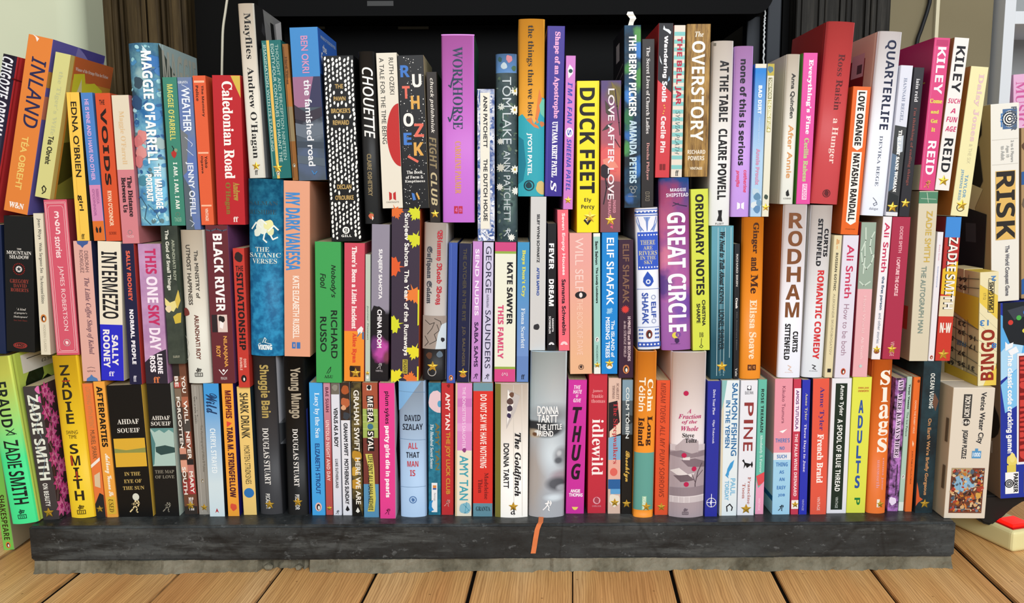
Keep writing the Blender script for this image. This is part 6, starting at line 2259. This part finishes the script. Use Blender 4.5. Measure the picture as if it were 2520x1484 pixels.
for a, b, Y in ((1838, 1872, .28), (1888, 1922, .25)):
    box('post', (on_y(a, 80, Y).x, on_y(b, 80, Y).x, Y - .24, Y - .24 + .03, 0.0, z0 + (.16 if a > 1880 else .01)), mat('1c2026', .4, .2, .2), stand, .002)
for a, b, y in ((770, 800, 66), (980, 1055, 66), (1430, 1490, 54)):
    p, q = on_y(a, y, .298), on_y(b, y + 6, .298)
    box('glass_reflection', (p.x, q.x, .056, .061, q.z - FLOOR_Z, p.z - FLOOR_Z), mat('4a4436', .6), stand)  # pale strips added as painted reflections in the dark glass
p, q = on_y(903, 2, .208), on_y(968, 14, .208)
box('rating_label', (p.x, q.x, -.0306, -.0295, q.z - FLOOR_Z, p.z - FLOOR_Z), mat('3a3a3a', .5), stand)

# wires
def px_path(l, Y): return [on_y(x, y, Y) for x, y in l]
def spline(pts, n=8):
    out = []; P = [pts[0]] + list(pts) + [pts[-1]]
    for i in range(1, len(P) - 2):
        for k in range(n):
            t = k / n; a, b, c, d = P[i - 1], P[i], P[i + 1], P[i + 2]
            out.append(.5 * ((2 * b) + (c - a) * t + (2 * a - 5 * b + 4 * c - d) * t * t + (3 * b - a - 3 * c + d) * t ** 3))
    return out + [pts[-1]]
tag(tube('power_cable', spline(px_path([(580, -260), (566, -60), (556, 20), (549, 70), (547, 130), (546, 200), (545, 420), (545, 700)], .245)), .0021, mat('cfc8b4', .5)), 'thin white cable hanging in the dark opening just left of the tallest book', 'cable')
tag(tube('twisted_cord', [p + Vector((.0008 * math.sin(i * 1.9), .0008 * math.cos(i * 1.9), 0)) for i, p in enumerate(spline(px_path([(1884, -200), (1883, 10), (1881, 60), (1880, 110), (1878, 200), (1876, 420)], .235), 14))], .0014, mat('cfd2d2', .5)), 'thin twisted white cord hanging beside the dark metal post', 'cord')
tag(tube('aerial_lead', spline(px_path([(2300, -200), (2290, -20), (2284, 20), (2268, 70), (2256, 110), (2250, 200), (2250, 420)], .352)), .0034, mat('1a1b1e', .5)), 'black cable curving down the wall behind the pink book', 'cable')
p, q = on_y(2303, 40, .352), on_y(2312, 40, .352)
tag(box('cable_trunking', (p.x, q.x, .352, .3605, FLOOR_Z, 2.2), mat('d2caac', .5), bev=.001), 'narrow cream plastic trunking running up the olive wall', 'cable trunking')

# white bookcase at the far right
bc = thing('bookcase', 'white painted bookcase standing at the right edge behind the game boxes', 'bookcase', (on_y(2481, 100, .335).x, .335, FLOOR_Z))
WHT = mat('d9dde2', .4)
u0, u1 = on_y(2463, 180, .335).x - bc.location.x, on_y(2490, 180, .335).x - bc.location.x
box('side_panel', (u0, u1, 0, .18, 0, 2.0), WHT, bc, .001)
sz = on_y(2505, 58, .335).z - FLOOR_Z
box('shelf', (u1, u1 + .8, .004, .18, sz, sz + .022), WHT, bc, .001)
sz2 = on_y(2505, 316, .335).z - FLOOR_Z
box('shelf', (u1, u1 + .8, .004, .18, sz2 - .022, sz2), WHT, bc, .001)
box('back_panel', (u1, u1 + .8, .172, .18, 0, 2.0), mat('9a9c9c', .6), bc)
box('side_panel', (u1 + .8, u1 + .82, 0, .18, 0, 2.0), WHT, bc, .001)

# extension lead on the floor and the black adaptor plugged into it
P1, P2 = on_z(2345, 1293, FLOOR_Z), on_z(2491, 1362, FLOOR_Z)
ax = (P2 - P1).normalized(); ay = Vector((-ax.y, ax.x, 0))
ext = thing('extension_lead', 'cream plastic extension lead with a lit red switch, lying on the boards beside the slab', 'extension lead', P2, (0, 0, math.atan2(ax.y, ax.x)))
L_ = (P2 - P1).length + .10
CREAM = mat('e4dba2', .38)
box('casing', (-L_, 0, 0, .058, 0, .034), CREAM, ext, .008, 4)
m, nt, s = base('red_neon', .25, .5); s.inputs['Base Color'].default_value = lin('c81414'); s.inputs['Emission Color'].default_value = lin('ff1c10'); s.inputs['Emission Strength'].default_value = .9
sw = box('switch_surround', (-.044, -.007, .006, .046, .0325, .0356), mat('b8161a', .3), ext, .0006)
box('switch_rocker', (-.041, -.010, .009, .043, .0345, .0400), m, sw, .0014)['label'] = 'glowing red rocker switch'
Ya = .052
outl = [on_y(x, y, Ya) for x, y in [(2382, 1236), (2396, 1268), (2418, 1290), (2444, 1296), (2470, 1276), (2494, 1248), (2512, 1229), (2560, 1229), (2560, 1215), (2392, 1219)]]
bm = bmesh.new(); A = [bm.verts.new((p.x, Ya, p.z)) for p in outl]; B = [bm.verts.new((p.x, Ya + .075, p.z)) for p in outl]
bm.faces.new(A); bm.faces.new(B[::-1])
for i in range(len(A)): j = (i + 1) % len(A); bm.faces.new((A[i], B[i], B[j], A[j]))
bmesh.ops.bevel(bm, geom=bm.edges[:], offset=.004, segments=3, affect='EDGES')
for v in bm.verts: v.co.z = min(v.co.z, on_y(2490, 1226, .04).z - .0004)
tag(link('power_adaptor', bm_mesh('power_adaptor', bm, [mat('1b1a19', .45)])), 'black moulded power adaptor wedged between the cream extension lead and the dark blue game box', 'power adaptor')

# paper slip in the dark leafy book, ribbon of the misty grey hardback
def strip(pts, hw, th, side):
    bm = bmesh.new(); R = []
    for p in pts:
        p, w_ = (p[0], p[1]) if isinstance(p, tuple) else (p, hw)
        R.append([bm.verts.new(p + side * sx * w_ + Vector((0, -sy, 0)) * th + Vector((0, 0, sy * th * .3))) for sx, sy in ((-1, 1), (1, 1), (1, 0), (-1, 0))])
    for a, b in zip(R, R[1:]):
        for k in range(4): bm.faces.new((a[k], a[(k + 1) % 4], b[(k + 1) % 4], b[k]))
    bm.faces.new(R[0][::-1]); bm.faces.new(R[-1]); return bm
X = Vector((1, 0, 0))
q = [on_y(x, y, Yb) for x, y, Yb in [(1551, 90, .02), (1552, 62, .02), (1554, 54, .019), (1558, 46, .017), (1555, 41, .02), (1551, 36, .018), (1551, 29, .02)]]
tag(link('paper_bookmark', bm_mesh('paper_bookmark', strip([(a, w_) for a, w_ in zip(q, (.004, .0036, .0034, .0044, .005, .0052, .0036))], .004, .0004, X), [mat('f2efe8', .7)])), 'crumpled white paper slip sticking up out of the near black leafy book', 'bookmark')
tartt = next(b for b in BK if 'misty grey' in b.label)
yf = SLAB_FRONT - .0012
q = [Vector((on_z(1333, 1276, 0).x, tartt.Y + .01, .0008)), Vector((on_z(1330, 1282, 0).x, SLAB_FRONT + .004, .0008)), Vector((on_y(1327, 1292, yf).x, yf + .001, -.0002))] + [on_y(x, y, yf - d) for x, y, d in [(1322, 1303, 0), (1318, 1325, .0006), (1315, 1345, 0), (1312, 1362, .0004)]]
inv = tartt.root.matrix_basis.inverted()
bm = strip(q, .0036, .0006, X)
for v in bm.verts: v.co = inv @ v.co
link('ribbon_bookmark', bm_mesh('ribbon_bookmark', bm, [mat('d97a48', .6)]), tartt.root)['label'] = 'orange satin ribbon hanging over the slab edge'

p, q = on_y(43, 1288, .09), on_y(66, 1340, .09)
structure(box('trim_1', (p.x, q.x, .09, .19, FLOOR_Z, p.z + .02), mat('2a1a12', .6), bev=.002))
